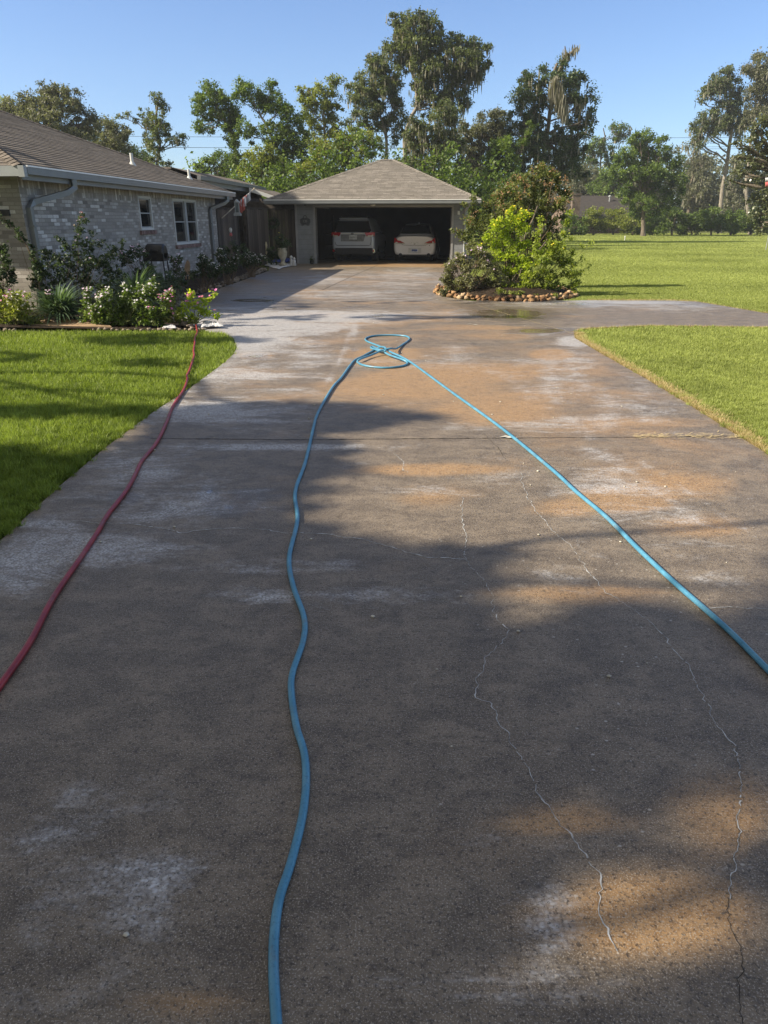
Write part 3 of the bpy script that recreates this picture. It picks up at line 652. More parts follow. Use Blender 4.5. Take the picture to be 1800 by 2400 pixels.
mb.poly([HC+U*HL, HC+U*HL-NN*9, HC+U*HL-NN*9+Z*2.36, HC+U*HL+Z*2.36]); mb.poly([HC-NN*.3+Z*.0, HC-NN*.3+U*HL, HC-NN*.3+U*HL+Z*2.36, HC-NN*.3+Z*2.36])
mb.build('wall', [M['brick'], M['soldier']], house)
OH, OF, HW, RP, EZ = .45, .62, 5.6, .385, 2.42
A_ = HC+NN*OH-U*OF; B_ = HC+U*HL+NN*OH+U*.5; A2 = A_-NN*2*HW; B2 = B_-NN*2*HW
R1 = A_-NN*HW+U*HW+Z*HW*RP; R2 = B_-NN*HW-U*HW+Z*HW*RP
if (R2-R1).dot(U) < 0.1: R2 = R1+U*.1
e = Z*EZ; mb = MB()
courses(mb, A_+e, B_+e, R1+e, R2+e); courses(mb, A2+e, A_+e, R1+e, R1+e); mb.poly([B_+e, B2+e, R2+e]); mb.poly([B2+e, A2+e, R1+e, R2+e])
roof = mb.build('roof', M['shingle_house'], house)
# raised ridge/hip caps
mb = MB()
for a, b in ((A_, R1), (B_, R2), (R1, R2)):
    a = a+e; b = b+e; n = max(1, int((b-a).length/.16)); side = (b-a).cross(Z).normalized()*.12
    for i in range(n):
        p = a.lerp(b, i/n); q = a.lerp(b, (i+1.15)/n); l1 = Z*.012; l2 = Z*.03
        mb.poly([p+side+l1-Z*.02, p+l2+l1, q+l2, q+side-Z*.02]); mb.poly([p-side+l1-Z*.02, q-side-Z*.02, q+l2, p+l2+l1])
mb.build('hip_cap', M['shingle_house'], roof)
mb = MB(); zz = Z*2.35
mb.poly([A_+zz, B_+zz, B_+zz-NN*.6, A_+zz-NN*.6]); mb.poly([A_+zz-NN*.6, A2+zz, A2+zz+U*.8, A_+zz-NN*.6+U*.8]); mb.poly([B_+zz-NN*.6, B_+zz-NN*9-U*.6, B_+zz-NN*9])
mb.build('soffit', M['soffit'], house)
mb = MB(); mb.frame_box(A_+Z*2.30-U*.0+NN*.005, U*((B_-A_).length), NN*.10, Z*.11); mb.frame_box(A_+Z*2.22-NN*.03, U*((B_-A_).length), NN*.028, Z*.19)
gt = mb.build('gutter', M['gutter'], house)
mb = MB(); mb.frame_box(A_+Z*2.412+NN*.085, U*((B_-A_).length), NN*.03, Z*.022); mb.build('gutter_lip_sunlit', M['gutterlip_sunlit'], gt)
mb = MB(); mb.frame_box(A_+Z*2.27-U*.03-NN*.01, -NN*2*HW, U*.028, Z*.155); mb.frame_box(A_+Z*2.255-U*.11-NN*.0, NN*.1, U*.1, Z*.17); mb.build('fascia', M['trim'], house)
def downspout(s, parent, zt=2.30, far=False):
    mb = MB(); o = HC+U*s
    p = [o+NN*.50+Z*2.31, o+NN*.50+Z*2.14, o+NN*.42+U*0+Z*2.08, o+NN*.07+Z*1.90, o+NN*.05+Z*1.80, o+NN*.05+Z*.12, o+NN*.16+Z*.06]
    if far: p = [o+NN*.5+U*.2+Z*2.31, o+NN*.5+U*.2+Z*2.18, o+NN*.42+U*.1+Z*2.10, o+NN*.07-U*.25+Z*1.94, o+NN*.05-U*.3+Z*1.84, o+NN*.05-U*.3+Z*.15, o+NN*.16-U*.3+Z*.06]
    else: p = [o+NN*.50+U*1.0+Z*2.31, o+NN*.50+U*1.0+Z*2.16, o+NN*.42+U*.85+Z*2.07, o+NN*.07+U*.25+Z*1.90, o+NN*.05+U*.12+Z*1.80, o+NN*.05+U*.12+Z*.12, o+NN*.16+U*.12+Z*.06]
    mb.tube(p, .066, 4, smooth=False)
    for zb in (.7, 1.5): mb.box(p[4]*0+Vector((p[5].x, p[5].y, zb)), (.13, .13, .03), 0)
    return mb.build('downspout', M['gutter'], parent)
downspout(0.02, house); downspout(11.0, house, far=True)
M['sash'] = simple('sash_paint', (.36, .37, .37), .5, .4, .06, 3, .03)
def window(s0, s1, z0, z1, panes, sill):
    o = HC-NN*.05; t = .055; W_ = s1-s0
    mb = MB()
    def bar(a, b, c, d, dep=.07, off=0): mb.frame_box(o+U*a+Z*c+NN*off, U*(b-a), NN*dep, Z*(d-c))
    bar(s0+.003, s0+t, z0, z1); bar(s1-t, s1-.003, z0, z1); bar(s0+t, s1-t, z0, z0+t); bar(s0+t, s1-t, z1-t, z1)
    fr = mb.build('window', M['winframe'], house, bevel=.004)
    gl = MB(); sh = MB(); k = len(panes)
    for a, b in panes:
        gl.poly([o+U*a+Z*(z0+t)+NN*.012, o+U*b+Z*(z0+t)+NN*.012, o+U*b+Z*(z1-t)+NN*.012, o+U*a+Z*(z1-t)+NN*.012])
        zm = z0+(z1-z0)*.50
        sh.frame_box(o+U*a+Z*(zm-.014)+NN*.014, U*(b-a), NN*.03, Z*.028)
        for q in (a, b-.028): sh.frame_box(o+U*q+Z*(z0+t)+NN*.014, U*.028, NN*.028, Z*(z1-z0-2*t))
        for q in (z0+t, z1-t-.028): sh.frame_box(o+U*(a+.028)+Z*q+NN*.014, U*(b-a-.056), NN*.028, Z*.028)
    if k > 1:
        sh.frame_box(o+U*panes[0][1]+Z*(z0+t+.001)+NN*.002, U*(panes[1][0]-panes[0][1]), NN*.07, Z*(z1-z0-2*t-.002))
    gl.build('glass', M['glass'], fr); sh.build('sash', M['sash'], fr, bevel=.003)
    sb = MB()
    n = int((W_+.16)/.1)
    for i in range(n): sb.frame_box(HC+U*(s0-.08+i*(W_+.16)/n+.004)+Z*(z0-.10)-NN*.02, U*((W_+.16)/n-.008), NN*.075, Z*.095)
    sb.build('sill', simple('sill_brick', (.20, .13, .115), .85, .2, .5, 9, .4), fr, bevel=.004)
window(5.16, 5.99, 1.37, 2.15, [(5.215, 5.935)], 1); window(7.53, 9.50, .96, 2.15, [(7.585, 8.46), (8.62, 9.445)], 1)
# roof vent pipes
def slope_pt(s, d): return A_+e+U*s-NN*d+Z*d*RP
for s, d, h in ((8.2, 1.45, .28), (11.3, .95, .26)):
    mb = MB(); p = slope_pt(s, d); mb.tube([p-Z*.05, p+Z*h], .04, 10); mb.lathe(p-Z*.03, [(.11, 0), (.06, .08), (.05, .10)], 12); mb.build('vent_pipe', M['trimlight'], house)
mb = MB(); mb.box(HC-NN*.42-U*.015+Z*1.72, (.36, .04, .10), math.atan2(NN.y, NN.x)); mb.build('brick_vent', simple('vent_dark', (.05, .05, .05), .8), house)
# flood light under the eave
fl = empty('flood_light', HC-NN*.25-U*.3+Z*2.28, 'round glass floodlight under the near eave corner of the brick house', 'light')
mb = MB(); c0 = HC-NN*.25-U*.3+Z*2.24; mb.lathe(c0+Z*.07, [(.05, 0), (.05, .04)], 12); mb.tube([c0+Z*.08, c0-U*.06+Z*.02], .02, 8); mb.build('bracket', M['trimlight'], fl)
mb = MB(); mb.ball(c0-U*.10-Z*.02, .095, 16, 10); mb.build('globe', simple('lamp_globe', (.55, .58, .56), .12, .7, .2, 20, 0), fl)

# rear wing of the house with its higher eave, and the breezeway roof joining the garage
RW0 = Vector((-6.25, 26.4, 0)); RWL = 9.5
wing = empty('rear_wing', RW0, 'rear wing of the house, wall coloured as shade, higher gutter running behind the patio', 'house wing')
mb = MB(); mb.frame_box(RW0+Z*2.86, U*RWL, NN*.10, Z*.13); mb.frame_box(RW0+Z*2.70-NN*.03, U*RWL, NN*.028, Z*.29); mb.build('gutter', M['gutter'], wing)
mb = MB(); q = RW0+Z*2.99; mb.add([q, q+U*RWL, q+U*(RWL-.8)-NN*.9+Z*.26, q-NN*.9+Z*.26], [(0,1,2,3)]); mb.frame_box(q-NN*6+Z*.2, NN*5.1, U*(RWL-.8), Z*.06); mb.build('roof', M['shingle_house'], wing)
mb = MB(); mb.frame_box(RW0-NN*.9, U*RWL, NN*.1, Z*2.7); mb.frame_box(RW0-NN*6+U*9.3, NN*5.9, U*.1, Z*2.7); mb.poly([RW0+Z*2.7, RW0+Z*2.7+U*RWL, RW0+Z*2.7+U*RWL-NN*6, RW0+Z*2.7-NN*6]); mb.build('wall', M['woodd'], wing)  # dark wall colour stands in for the shade under the eave
GO = Vector((-.05, 29.6, 0)); ga = R(6.5); GU = Vector((math.sin(ga), math.cos(ga), 0)); GN = Vector((math.cos(ga), -math.sin(ga), 0))
def gp(x, y, z=0): return GO+GN*x+GU*y+Z*z
bz = empty('breezeway', gp(-5, 1), 'dark timber breezeway with a shingled lean roof between the house and the garage', 'breezeway')
mb = MB(); pk = at(584, 438, 32.5); pr = at(660, 464, 32.5); d = U*5
mb.add([pk, pr, pr+d, pk+d, pk-Z*.02, pr-Z*.02, pr+d-Z*.02, pk+d-Z*.02], [(0,1,2,3), (4,7,6,5), (0,4,5,1)]); mb.build('roof', M['shingle_house'], bz)
mb = MB(); dd = (pr-pk); mb.frame_box(pk-Z*.17-U*.04, dd, U*.035, Z*.15); mb.build('rake_board', M['trimlight'], bz)
mb = MB()
for x in (-6.05, -4.9, -3.75): mb.box(gp(x, .55, 1.18), (.10, .10, 2.36), -ga)
mb.box(gp(-5.0, .55, 2.16), (3.2, .14, .24), -ga); mb.box(gp(-5.35, 3.0, 2.12), (3.6, .12, .34), -ga); mb.box(gp(-6.5, 2.4, 1.3), (.5, .12, 2.6), -ga)
for i in range(7): mb.box(gp(-6.2+i*.42, 2.0, 2.33), (.05, 2.9, .14), -ga)
mb.build('frame', M['woodd'], bz)

# ------------------------------------------------------------ garage
gar = empty('garage', GO, 'detached two-car garage with grey lap siding, open door and brown hip roof', 'garage')
XL, XR, DL, DR, DT, EG = -3.42, 3.22, -2.66, 2.66, 2.06, 2.30
mb = MB()
def gq(x0, x1, z0, z1, y, m=0): mb.poly([gp(x0, y, z0), gp(x1, y, z0), gp(x1, y, z1), gp(x0, y, z1)], m)
gq(XL, DL-.06, 0, 2.24, 0); gq(DR+.06, XR, 0, 2.24, 0); gq(DL-.06, DR+.06, DT+.0, 2.24, 0, 1)
for x in (XL, XR): mb.poly([gp(x, 0), gp(x, 7.2), gp(x, 7.2, 2.24), gp(x, 0, 2.24)], 0)
gq(XL, XR, 0, 2.24, 7.2)
mb.build('wall', [M['siding'], M['sidingtrim']], gar)
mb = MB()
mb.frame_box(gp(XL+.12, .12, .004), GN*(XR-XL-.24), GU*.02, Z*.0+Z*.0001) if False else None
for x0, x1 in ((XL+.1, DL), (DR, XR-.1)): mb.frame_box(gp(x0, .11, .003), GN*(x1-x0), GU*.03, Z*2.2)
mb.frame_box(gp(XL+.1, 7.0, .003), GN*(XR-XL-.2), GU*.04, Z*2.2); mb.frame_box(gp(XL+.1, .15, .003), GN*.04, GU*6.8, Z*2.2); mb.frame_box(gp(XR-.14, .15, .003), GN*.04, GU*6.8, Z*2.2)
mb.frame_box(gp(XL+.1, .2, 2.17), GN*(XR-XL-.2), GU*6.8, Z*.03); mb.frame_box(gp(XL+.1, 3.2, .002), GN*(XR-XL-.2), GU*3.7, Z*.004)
mb.build('shade_lining', M['dark'], gar)  # near-black sheets inside the walls put the garage's shade into colour
mb = MB()
mb.frame_box(gp(DL-.06, -.02, 0), GN*.08, GU*.14, Z*2.14); mb.frame_box(gp(DR-.02, -.02, 0), GN*.08, GU*.14, Z*2.14); mb.frame_box(gp(DL+.02, -.02, DT), GN*(DR-DL-.04), GU*.14, Z*.08)
mb.frame_box(gp(XL-.015, -.015, 0), GN*.09, GU*.014, Z*2.2); mb.frame_box(gp(XR-.075, -.015, 0), GN*.09, GU*.014, Z*2.2)
mb.build('door_frame', M['sidingtrim'], gar, bevel=.004)
mb = MB(); mb.frame_box(gp(DL+.05, .35, 2.07), GN*(DR-DL-.1), GU*2.4, Z*.045)
for x in (DL+.02, DR-.06): mb.frame_box(gp(x, .2, 2.04), GN*.04, GU*2.6, Z*.03); mb.frame_box(gp(x, .16, .02), GN*.04, GU*.03, Z*2.0)
mb.build('raised_door', simple('raised_door', (.12, .12, .12), .6), gar)
EL, ER = -4.46, 3.72; ef = gp(EL, -.6, EG); efr = gp(ER, -.6, EG); eb = gp(EL, 7.8, EG); ebr = gp(ER, 7.8, EG); rl = gp(-.52, 3.6, 3.92); rr_ = gp(.06, 3.6, 3.92)
mb = MB(); courses(mb, ef, efr, rl, rr_); mb.poly([efr, ebr, rr_]); mb.poly([eb, ef, rl]); mb.poly([ebr, eb, rl, rr_])
roof = mb.build('roof', M['shingle_gar'], gar)
mb = MB()
for a, b in ((ef, rl), (efr, rr_), (rl, rr_)):
    n = max(1, int((b-a).length/.15)); side = (b-a).cross(Z).normalized()*.11
    for i in range(n):
        p = a.lerp(b, i/n); q = a.lerp(b, (i+1.15)/n); l1 = Z*.012; l2 = Z*.028
        mb.poly([p+side+l1-Z*.02, p+l2+l1, q+l2, q+side-Z*.02]); mb.poly([p-side+l1-Z*.02, q-side-Z*.02, q+l2, p+l2+l1])
mb.build('hip_cap', M['shingle_gar'], roof)
mb = MB(); s_ = Z*.07; mb.poly([ef-s_, efr-s_, efr-s_+GU*.62, ef-s_+GU*.62]); mb.poly([ef-s_+GU*.62, ef-s_+GU*.62+GN*1.05, eb-s_+GN*1.05, eb-s_]); mb.poly([efr-s_+GU*.62, ebr-s_, ebr-s_-GN*.5, efr-s_+GU*.62-GN*.5])
mb.build('soffit', M['soffit'], gar)
mb = MB(); mb.frame_box(ef-Z*.12-GU*.10, GN*(ER-EL), GU*.10, Z*.11); mb.frame_box(ef-Z*.15+GU*.003, GN*(ER-EL), GU*.03, Z*.14); mb.frame_box(efr-Z*.15+GU*.04, -GN*.03, GU*8.3, Z*.14); mb.frame_box(ef-Z*.15+GU*.04, GN*.03, GU*8.3, Z*.14)
gt = mb.build('gutter', M['gutter'], gar)
mb = MB(); mb.frame_box(ef-Z*.008-GU*.115, GN*(ER-EL), GU*.03, Z*.022); mb.build('gutter_lip_sunlit', M['gutterlip_sunlit'], gt)
mb = MB(); mb.tube([gp(3.3, -.52, 2.2), gp(3.3, -.5, 2.1), gp(3.16, -.07, 1.95), gp(3.16, -.05, 1.8), gp(3.16, -.05, .1)], .04, 4, smooth=False); mb.build('downspout', M['trim'], gar)
# things on the garage
pl = empty('house_number_plaque', gp(-3.03, -.03, 1.5), 'dark scrolled house number plaque on the left garage pier', 'plaque')
mb = MB(); pts = []
for i in range(24):
    q = 2*math.pi*i/24; sx = abs(math.cos(q))**.6*math.copysign(1, math.cos(q)); sz = abs(math.sin(q))**.6*math.copysign(1, math.sin(q)); pts.append(gp(-3.03+.20*sx, -.045, 1.56+.115*sz))
mb.prism(pts, GU*.03)
for sx in (-1, 1): mb.tube([gp(-3.03+sx*.05, -.03, 1.455), gp(-3.03+sx*.11, -.03, 1.42), gp(-3.03+sx*.16, -.03, 1.44)], .018, 6)
mb.tube([gp(-3.11, -.03, 1.67), gp(-3.07, -.03, 1.76), gp(-3.0, -.03, 1.77), gp(-2.95, -.03, 1.68)], .014, 6)
mb.build('plate', simple('plaque_dark', (.05, .055, .06), .5), pl)
def text_part(s, size, mat, parent, o, ax, name='lettering', depth=.004, rows=None):
    cu = bpy.data.curves.new(name, 'FONT'); cu.body = s; cu.size = size; cu.extrude = depth; cu.align_x = 'CENTER'; cu.align_y = 'CENTER'
    tmp = bpy.data.objects.new('tmp', cu); COL.objects.link(tmp); bpy.context.view_layer.update()
    me = bpy.data.meshes.new_from_object(tmp.evaluated_get(bpy.context.evaluated_depsgraph_get())); bpy.data.objects.remove(tmp); me.name = name
    ax = Vector(ax).normalized(); ay = Z; az = ax.cross(ay); Mx = Matrix(((ax.x, ay.x, az.x), (ax.y, ay.y, az.y), (ax.z, ay.z, az.z))).to_4x4()
    me.transform(Mx); me.transform(Matrix.Translation(Vector(o)-wloc(parent))); me.materials.clear(); me.materials.append(mat)
    return link(name, me, parent)
text_part('131', .13, simple('plaque_light', (.28, .29, .29), .5), pl, gp(-3.03, -.05, 1.56), GN)
mb = MB(); mb.box(gp(2.90, -.03, 1.86), (.085, .05, .13), -ga); mb.tube([gp(2.9, -.06, 1.9), gp(2.9, -.062, 1.9)], .02, 10)
tag(mb.build('door_keypad', M['trimlight'], origin=gp(2.8, 0, 1.8), bevel=.006), 'small white garage door keypad beside the right edge of the opening', 'keypad')
wl = empty('wall_lamp', gp(3.0, -.05, 2.0), 'small round glass lamp on the right garage pier under the eave', 'lamp')
mb = MB(); mb.tube([gp(3.0, 0, 2.02), gp(3.0, -.06, 2.02)], .05, 14); mb.build('base', M['dark'], wl)
mb = MB(); mb.ball(gp(3.0, -.10, 2.0), .075, 14, 9); mb.build('globe', simple('teal_glass', (.20, .30, .28), .15, .7), wl)
ml = empty('eave_lamp', gp(-.35, -.2, 2.2), 'flush round lamp under the middle of the garage eave above the door', 'lamp')
mb = MB(); mb.lathe(gp(-.35, -.22, 2.17), [(.06, .05), (.06, .02)], 14); mb.build('base', M['trim'], ml)
mb = MB(); mb.lathe(gp(-.35, -.22, 2.09), [(.02, 0), (.09, .02), (.10, .06), (.06, .095)], 16); mb.build('shade', simple('frosted_glass', (.55, .56, .54), .3, .5), ml)
mb = MB(); mb.box(gp(-3.0, -.05, 2.16), (.07, .09, .06), -ga); mb.tube([gp(-3.0, -.09, 2.15), gp(-3.0, -.13, 2.14)], .022, 10)
tag(mb.build('camera', M['dark'], origin=gp(-3, 0, 2.1)), 'small dark camera under the eave above the number plaque', 'camera')

# ------------------------------------------------------------ cars, rear ends towards us
paint_w = simple('white_paint', (.80, .81, .83), .22, .5, .02, 3, 0, coat=.6); paint_s = simple('silver_paint', (.46, .50, .56), .28, .6, .03, 3, 0, metal=.2, coat=.5)
blackp = simple('black_plastic', (.02, .02, .022), .5, .4, .1, 5, 0); rubber = simple('tyre_rubber', (.02, .02, .02), .85, .2, .1, 5, 0)
redl = simple('red_lens', (.42, .015, .02), .12, .7, .3, 12, 0); clearl = simple('clear_lens', (.62, .60, .52), .12, .7, .1, 12, 0); chrome = simple('chrome', (.6, .6, .62), .15, .8, .05, 4, 0, metal=.9)
carglass = simple('car_glass', (.008, .009, .011), .08, .6, .1, 2, 0); tail = simple('exhaust_dark', (.012, .012, .012), .5)
def loft(mb, secs, m=0, cap0=True, cap1=True):
    n = len(secs[0]); vs = [p for s in secs for p in s]
    fs = [(i*n+j, i*n+(j+1) % n, (i+1)*n+(j+1) % n, (i+1)*n+j) for i in range(len(secs)-1) for j in range(n)]
    mb.add(vs, fs, m, True)
    if cap0: mb.add(secs[0], [tuple(range(n-1, -1, -1))], m, True)
    if cap1: mb.add(secs[-1], [tuple(range(n))], m, True)
def sec(T, y, prof, tilt=0):   # prof: half outline (x,z) from bottom centre to top centre
    L = [(x, z) for x, z in prof]; full = [T(x, y+tilt*z, z) for x, z in L]+[T(-x, y+tilt*z, z) for x, z in reversed(L) if x > 1e-4]
    return full
def car(kind, px, ydep, label, cat, sx):
    o = gp(px, ydep); e = empty(kind, o, label, cat)
    def T(x, y, z): return o+GN*x*sx+GU*y+Z*z
    return e, T
# sedan
cz, T = car('sedan', 1.13, 1.55, 'white sedan parked nose-in on the right side of the open garage', 'car', .96)
def body(w, zb, zs, zt, wt): return [(0, zb), (w*.80, zb), (w*.95, zb+.06), (w, zb+.22), (w, zs-.12), (w*.985, zs), (wt, zt-.02), (wt*.6, zt), (0, zt+.01)]
mb = MB(); S = []
for y, w, zb, zs, zt, wt, sh in ((-.02, .80, .30, .72, .985, .70, 0), (.0, .86, .27, .76, 1.0, .74, 0), (.10, .905, .25, .80, 1.02, .78, 0), (.35, .92, .24, .84, 1.03, .80, 0), (1.0, .925, .2, .86, 1.02, .82, 0), (2.4, .925, .2, .85, .98, .82, 0), (3.8, .92, .2, .80, .90, .80, 0), (4.6, .88, .22, .70, .76, .74, 0), (4.9, .72, .28, .60, .64, .58, 0)):
    S.append(sec(T, y, body(w, zb, zs, zt, wt)))
loft(mb, S); bo = mb.build('body', paint_w, cz); sd = bo.modifiers.new('s', 'SUBSURF'); sd.levels = 1; sd.render_levels = 2
mb = MB(); S = []
for y, w, zt, wt, z0 in ((.55, .76, 1.03, .70, .99), (.85, .77, 1.19, .66, .98), (1.25, .78, 1.385, .60, .98), (1.7, .79, 1.455, .585, .98), (2.5, .79, 1.46, .585, .98), (3.2, .78, 1.34, .60, .96), (3.9, .77, 1.0, .68, .92)):
    S.append(sec(T, y, [(0, z0), (w, z0), (w*.99, z0+.02), (wt*1.02, zt-.05), (wt*.93, zt-.005), (wt*.5, zt+.012), (0, zt+.018)]))
loft(mb, S); cb = mb.build('cabin', paint_w, cz); sd = cb.modifiers.new('s', 'SUBSURF'); sd.levels = 1; sd.render_levels = 2
mb = MB(); mb.add([T(-.66, .60, 1.062), T(.66, .60, 1.062), T(.54, 1.16, 1.375), (T(.3, 1.16, 1.392)), T(-.3, 1.16, 1.392), T(-.54, 1.16, 1.375)], [(0, 1, 2, 3, 4, 5)]); mb.v = [tuple(Vector(v)+Z*.030-GU*.02) for v in mb.v]
mb.build('rear_window', carglass, cz)
def lens(mb, pts, y, dep=.03, m=0, mir=True, curvek=.16):
    for s in ((1, -1) if mir else (1,)):
        q = [T(s*x, y+curvek*max(0, abs(x)-.5)**1.5*2.2, z) for x, z in pts]
        if s < 0: q = q[::-1]
        mb.prism(q, GU*dep, m)
mb = None
for s in (1, -1):
    mb = MB(); q = [(.42, .735), (.60, .82), (.72, .835), (.80, .92), (.865, .945), (.885, .74), (.60, .725)]
    pts = [T(s*x, -.075+.55*max(0, x-.55)**1.6, z) for x, z in q]; mb.prism(pts if s > 0 else pts[::-1], GU*.12)
    t_ = mb.build('tail_light', redl, cz, bevel=.006)
    mb = MB(); q = [(.40, .715), (.43, .738), (.60, .745), (.86, .748), (.86, .722), (.60, .708)]
    pts = [T(s*x, -.085+.55*max(0, x-.55)**1.6, z) for x, z in q]; mb.prism(pts if s > 0 else pts[::-1], GU*.11); mb.build('clear_strip', clearl, t_)
mb = MB(); mb.tube([T(-.56, -.055, .705), T(-.47, -.06, .655), T(0, -.062, .64), T(.47, -.06, .655), T(.56, -.055, .705)], .005, 5); mb.build('boot_seam', tail, cz)
mb = MB()
for x0, z0, z1 in ((0, .50, .52),): mb.frame_box(T(-.26, -.068, .36), GN*.52, GU*.02, Z*.19)
mb.build('plate_recess', M['trimlight'], cz)
mb = MB(); mb.frame_box(T(-.155, -.085, .375), GN*.30, GU*.05, Z*.15); lp_ = mb.build('licence_plate', simple('plate_white', (.62, .66, .74), .4), cz)
mb = MB(); r9 = random.Random(4)
mb.frame_box(T(-.115, -.090, .44), GN*.23, GU*.004, Z*.055)
for i in range(11): mb.frame_box(T(-.113+i*.0205, -.0905, .44-r9.uniform(.01, .035)), GN*.012, GU*.004, Z*.04)
mb.build('plate_print', simple('plate_blue', (.05, .10, .30), .5), lp_)
for s in (1, -1):
    mb = MB(); mb.tube([T(s*.60, -.06, .28), T(s*.60, .2, .28)], .072, 14); mb.build('exhaust_pipe', tail, cz)
mb = MB(); mb.frame_box(T(-.52, -.035, .24), GN*1.0, GU*.2, Z*.06); mb.build('diffuser', blackp, cz)
mb = MB(); c1 = [T(.0+.028*math.cos(q), -.072, .70+.022*math.sin(q)) for q in np.linspace(0, 2*math.pi, 17)]; mb.tube(c1, .006, 5)
mb.tube([T(-.02, -.072, .71), T(.02, -.072, .71)], .004, 4); mb.tube([T(0, -.072, .68), T(0, -.072, .72)], .004, 4); mb.build('emblem', chrome, cz)
text_part('A V A L O N', .055, chrome, cz, T(0, -.066, .755), GN, 'boot_lettering', .003)
mb = MB(); mb.prism([T(.60, -.03, .66), T(.665, -.02, .66), T(.632, -.025, .625)], GU*.03); mb.build('small_badge', blackp, cz)
for s in (1, -1):
    for yy in (.95, 3.75):
        mb = MB(); mb.tube([T(s*.70, yy, .33), T(s*.905, yy, .33)], .33, 22); w_ = mb.build('wheel', rubber, cz); mb = MB(); mb.tube([T(s*.89, yy, .33), T(s*.915, yy, .33)], .21, 18); mb.build('rim', chrome, w_)
mb = MB(); mb.lathe(T(.05, 1.75, 1.46), [(.03, 0), (.008, .05)], 8); mb.build('antenna', paint_w, cz)
# silver suv
cz, T = car('suv', -1.37, 1.35, 'silver suv parked nose-in on the left side of the open garage', 'car', .93)
mb = MB(); S = []
def bs(w, zb, zm, zt, wt): return [(0, zb), (w*.85, zb), (w*.97, zb+.06), (w, zb+.25), (w*1.0, zm-.1), (w*.985, zm+.05), (wt, zt-.02), (wt*.6, zt), (0, zt)]
for y, w, zb, zm, zt, wt in ((-.03, .84, .40, .90, 1.13, .82), (0, .92, .36, .92, 1.15, .86), (.12, .955, .32, .95, 1.17, .88), (.4, .965, .28, .98, 1.17, .90), (2.5, .965, .25, .98, 1.12, .88), (4.0, .96, .25, .95, 1.04, .86), (4.7, .88, .3, .8, .86, .76)): S.append(sec(T, y, bs(w, zb, zm, zt, wt)))
loft(mb, S); bo = mb.build('body', paint_s, cz); sd = bo.modifiers.new('s', 'SUBSURF'); sd.levels = 1; sd.render_levels = 2
mb = MB(); S = []
for y, w, zt, wt in ((.06, .84, 1.20, .80), (.14, .84, 1.40, .74), (.24, .85, 1.58, .69), (.34, .85, 1.66, .67), (.9, .86, 1.70, .68), (2.4, .86, 1.70, .68), (3.2, .84, 1.5, .68), (3.9, .82, 1.12, .74)):
    S.append(sec(T, y, [(0, 1.08), (w, 1.08), (w, 1.12), (wt*1.03, zt-.06), (wt*.94, zt-.01), (wt*.5, zt+.01), (0, zt+.015)]))
loft(mb, S); cb = mb.build('cabin', paint_s, cz); sd = cb.modifiers.new('s', 'SUBSURF'); sd.levels = 1; sd.render_levels = 2
mb = MB(); mb.prism([T(-.72, .045, 1.14), T(.72, .045, 1.14), T(.80, .06, 1.20), T(.67, .23, 1.57), T(-.67, .23, 1.57), T(-.80, .06, 1.20)], -GU*.03); mb.build('rear_window', carglass, cz)
mb = MB(); mb.prism([T(-.62, .12, 1.635), T(.62, .12, 1.635), T(.60, .5, 1.70), T(-.60, .5, 1.70)], Z*.035); mb.build('spoiler', paint_s, cz, bevel=.01)
for s in (1, -1):
    mb = MB(); q = [(.52, 1.135), (.95, 1.15), (.955, 1.02), (.80, .985), (.60, 1.0)]
    pts = [T(s*x, -.085+.45*max(0, x-.6)**1.6, z) for x, z in q]; mb.prism(pts if s > 0 else pts[::-1], GU*.14); t_ = mb.build('tail_light', redl, cz, bevel=.006)
    mb = MB(); q = [(.64, 1.0), (.68, 1.03), (.82, 1.03), (.86, 1.06), (.90, 1.05), (.88, .99), (.70, .975)]
    pts = [T(s*x, -.097+.45*max(0, x-.6)**1.6, z) for x, z in q]; mb.prism(pts if s > 0 else pts[::-1], GU*.1); mb.build('clear_strip', clearl, t_)
    mb = MB(); q = [(.76, .50), (.93, .52), (.97, .42), (.94, .37), (.82, .37)]
    pts = [T(s*x, -.06+.45*max(0, x-.6)**1.6, z) for x, z in q]; mb.prism(pts if s > 0 else pts[::-1], GU*.08); rf_ = mb.build('bumper_reflector', chrome, cz)
    mb = MB(); pts = [T(s*(.88+(x-.88)*.6), -.07+.45*max(0, x-.6)**1.6, .44+(z-.44)*.6) for x, z in q]; mb.prism(pts if s > 0 else pts[::-1], GU*.05); mb.build('lens', redl, rf_)
mb = MB(); mb.frame_box(T(-.54, -.07, 1.075), GN*1.0, GU*.1, Z*.055); mb.build('chrome_bar', M['trimlight'], cz, bevel=.01)
mb = MB(); mb.prism([T(-.54, -.045, .80), T(.46, -.045, .80), T(.56, -.045, 1.06), T(-.54, -.045, 1.06)], GU*.05); mb.build('plate_recess', simple('recess_grey', (.20, .21, .22), .4, metal=.3), cz)
mb = MB(); mb.frame_box(T(-.17, -.085, .875), GN*.33, GU*.05, Z*.165); lp_ = mb.build('licence_plate', simple('plate_grey', (.55, .58, .58), .4), cz)
text_part('R252', .085, simple('plate_dark', (.10, .13, .12), .5), lp_, T(-.01, -.090, .955), GN, 'plate_print', .002)
mb = MB(); c1 = [T(-.02+.05*math.cos(q), -.088, 1.085+.034*math.sin(q)) for q in np.linspace(0, 2*math.pi, 17)]; mb.tube(c1, .009, 5); mb.tube([T(-.055, -.09, 1.10), T(.015, -.09, 1.10)], .006, 4); mb.tube([T(-.02, -.09, 1.06), T(-.02, -.09, 1.10)], .006, 4); mb.build('emblem', tail, cz)
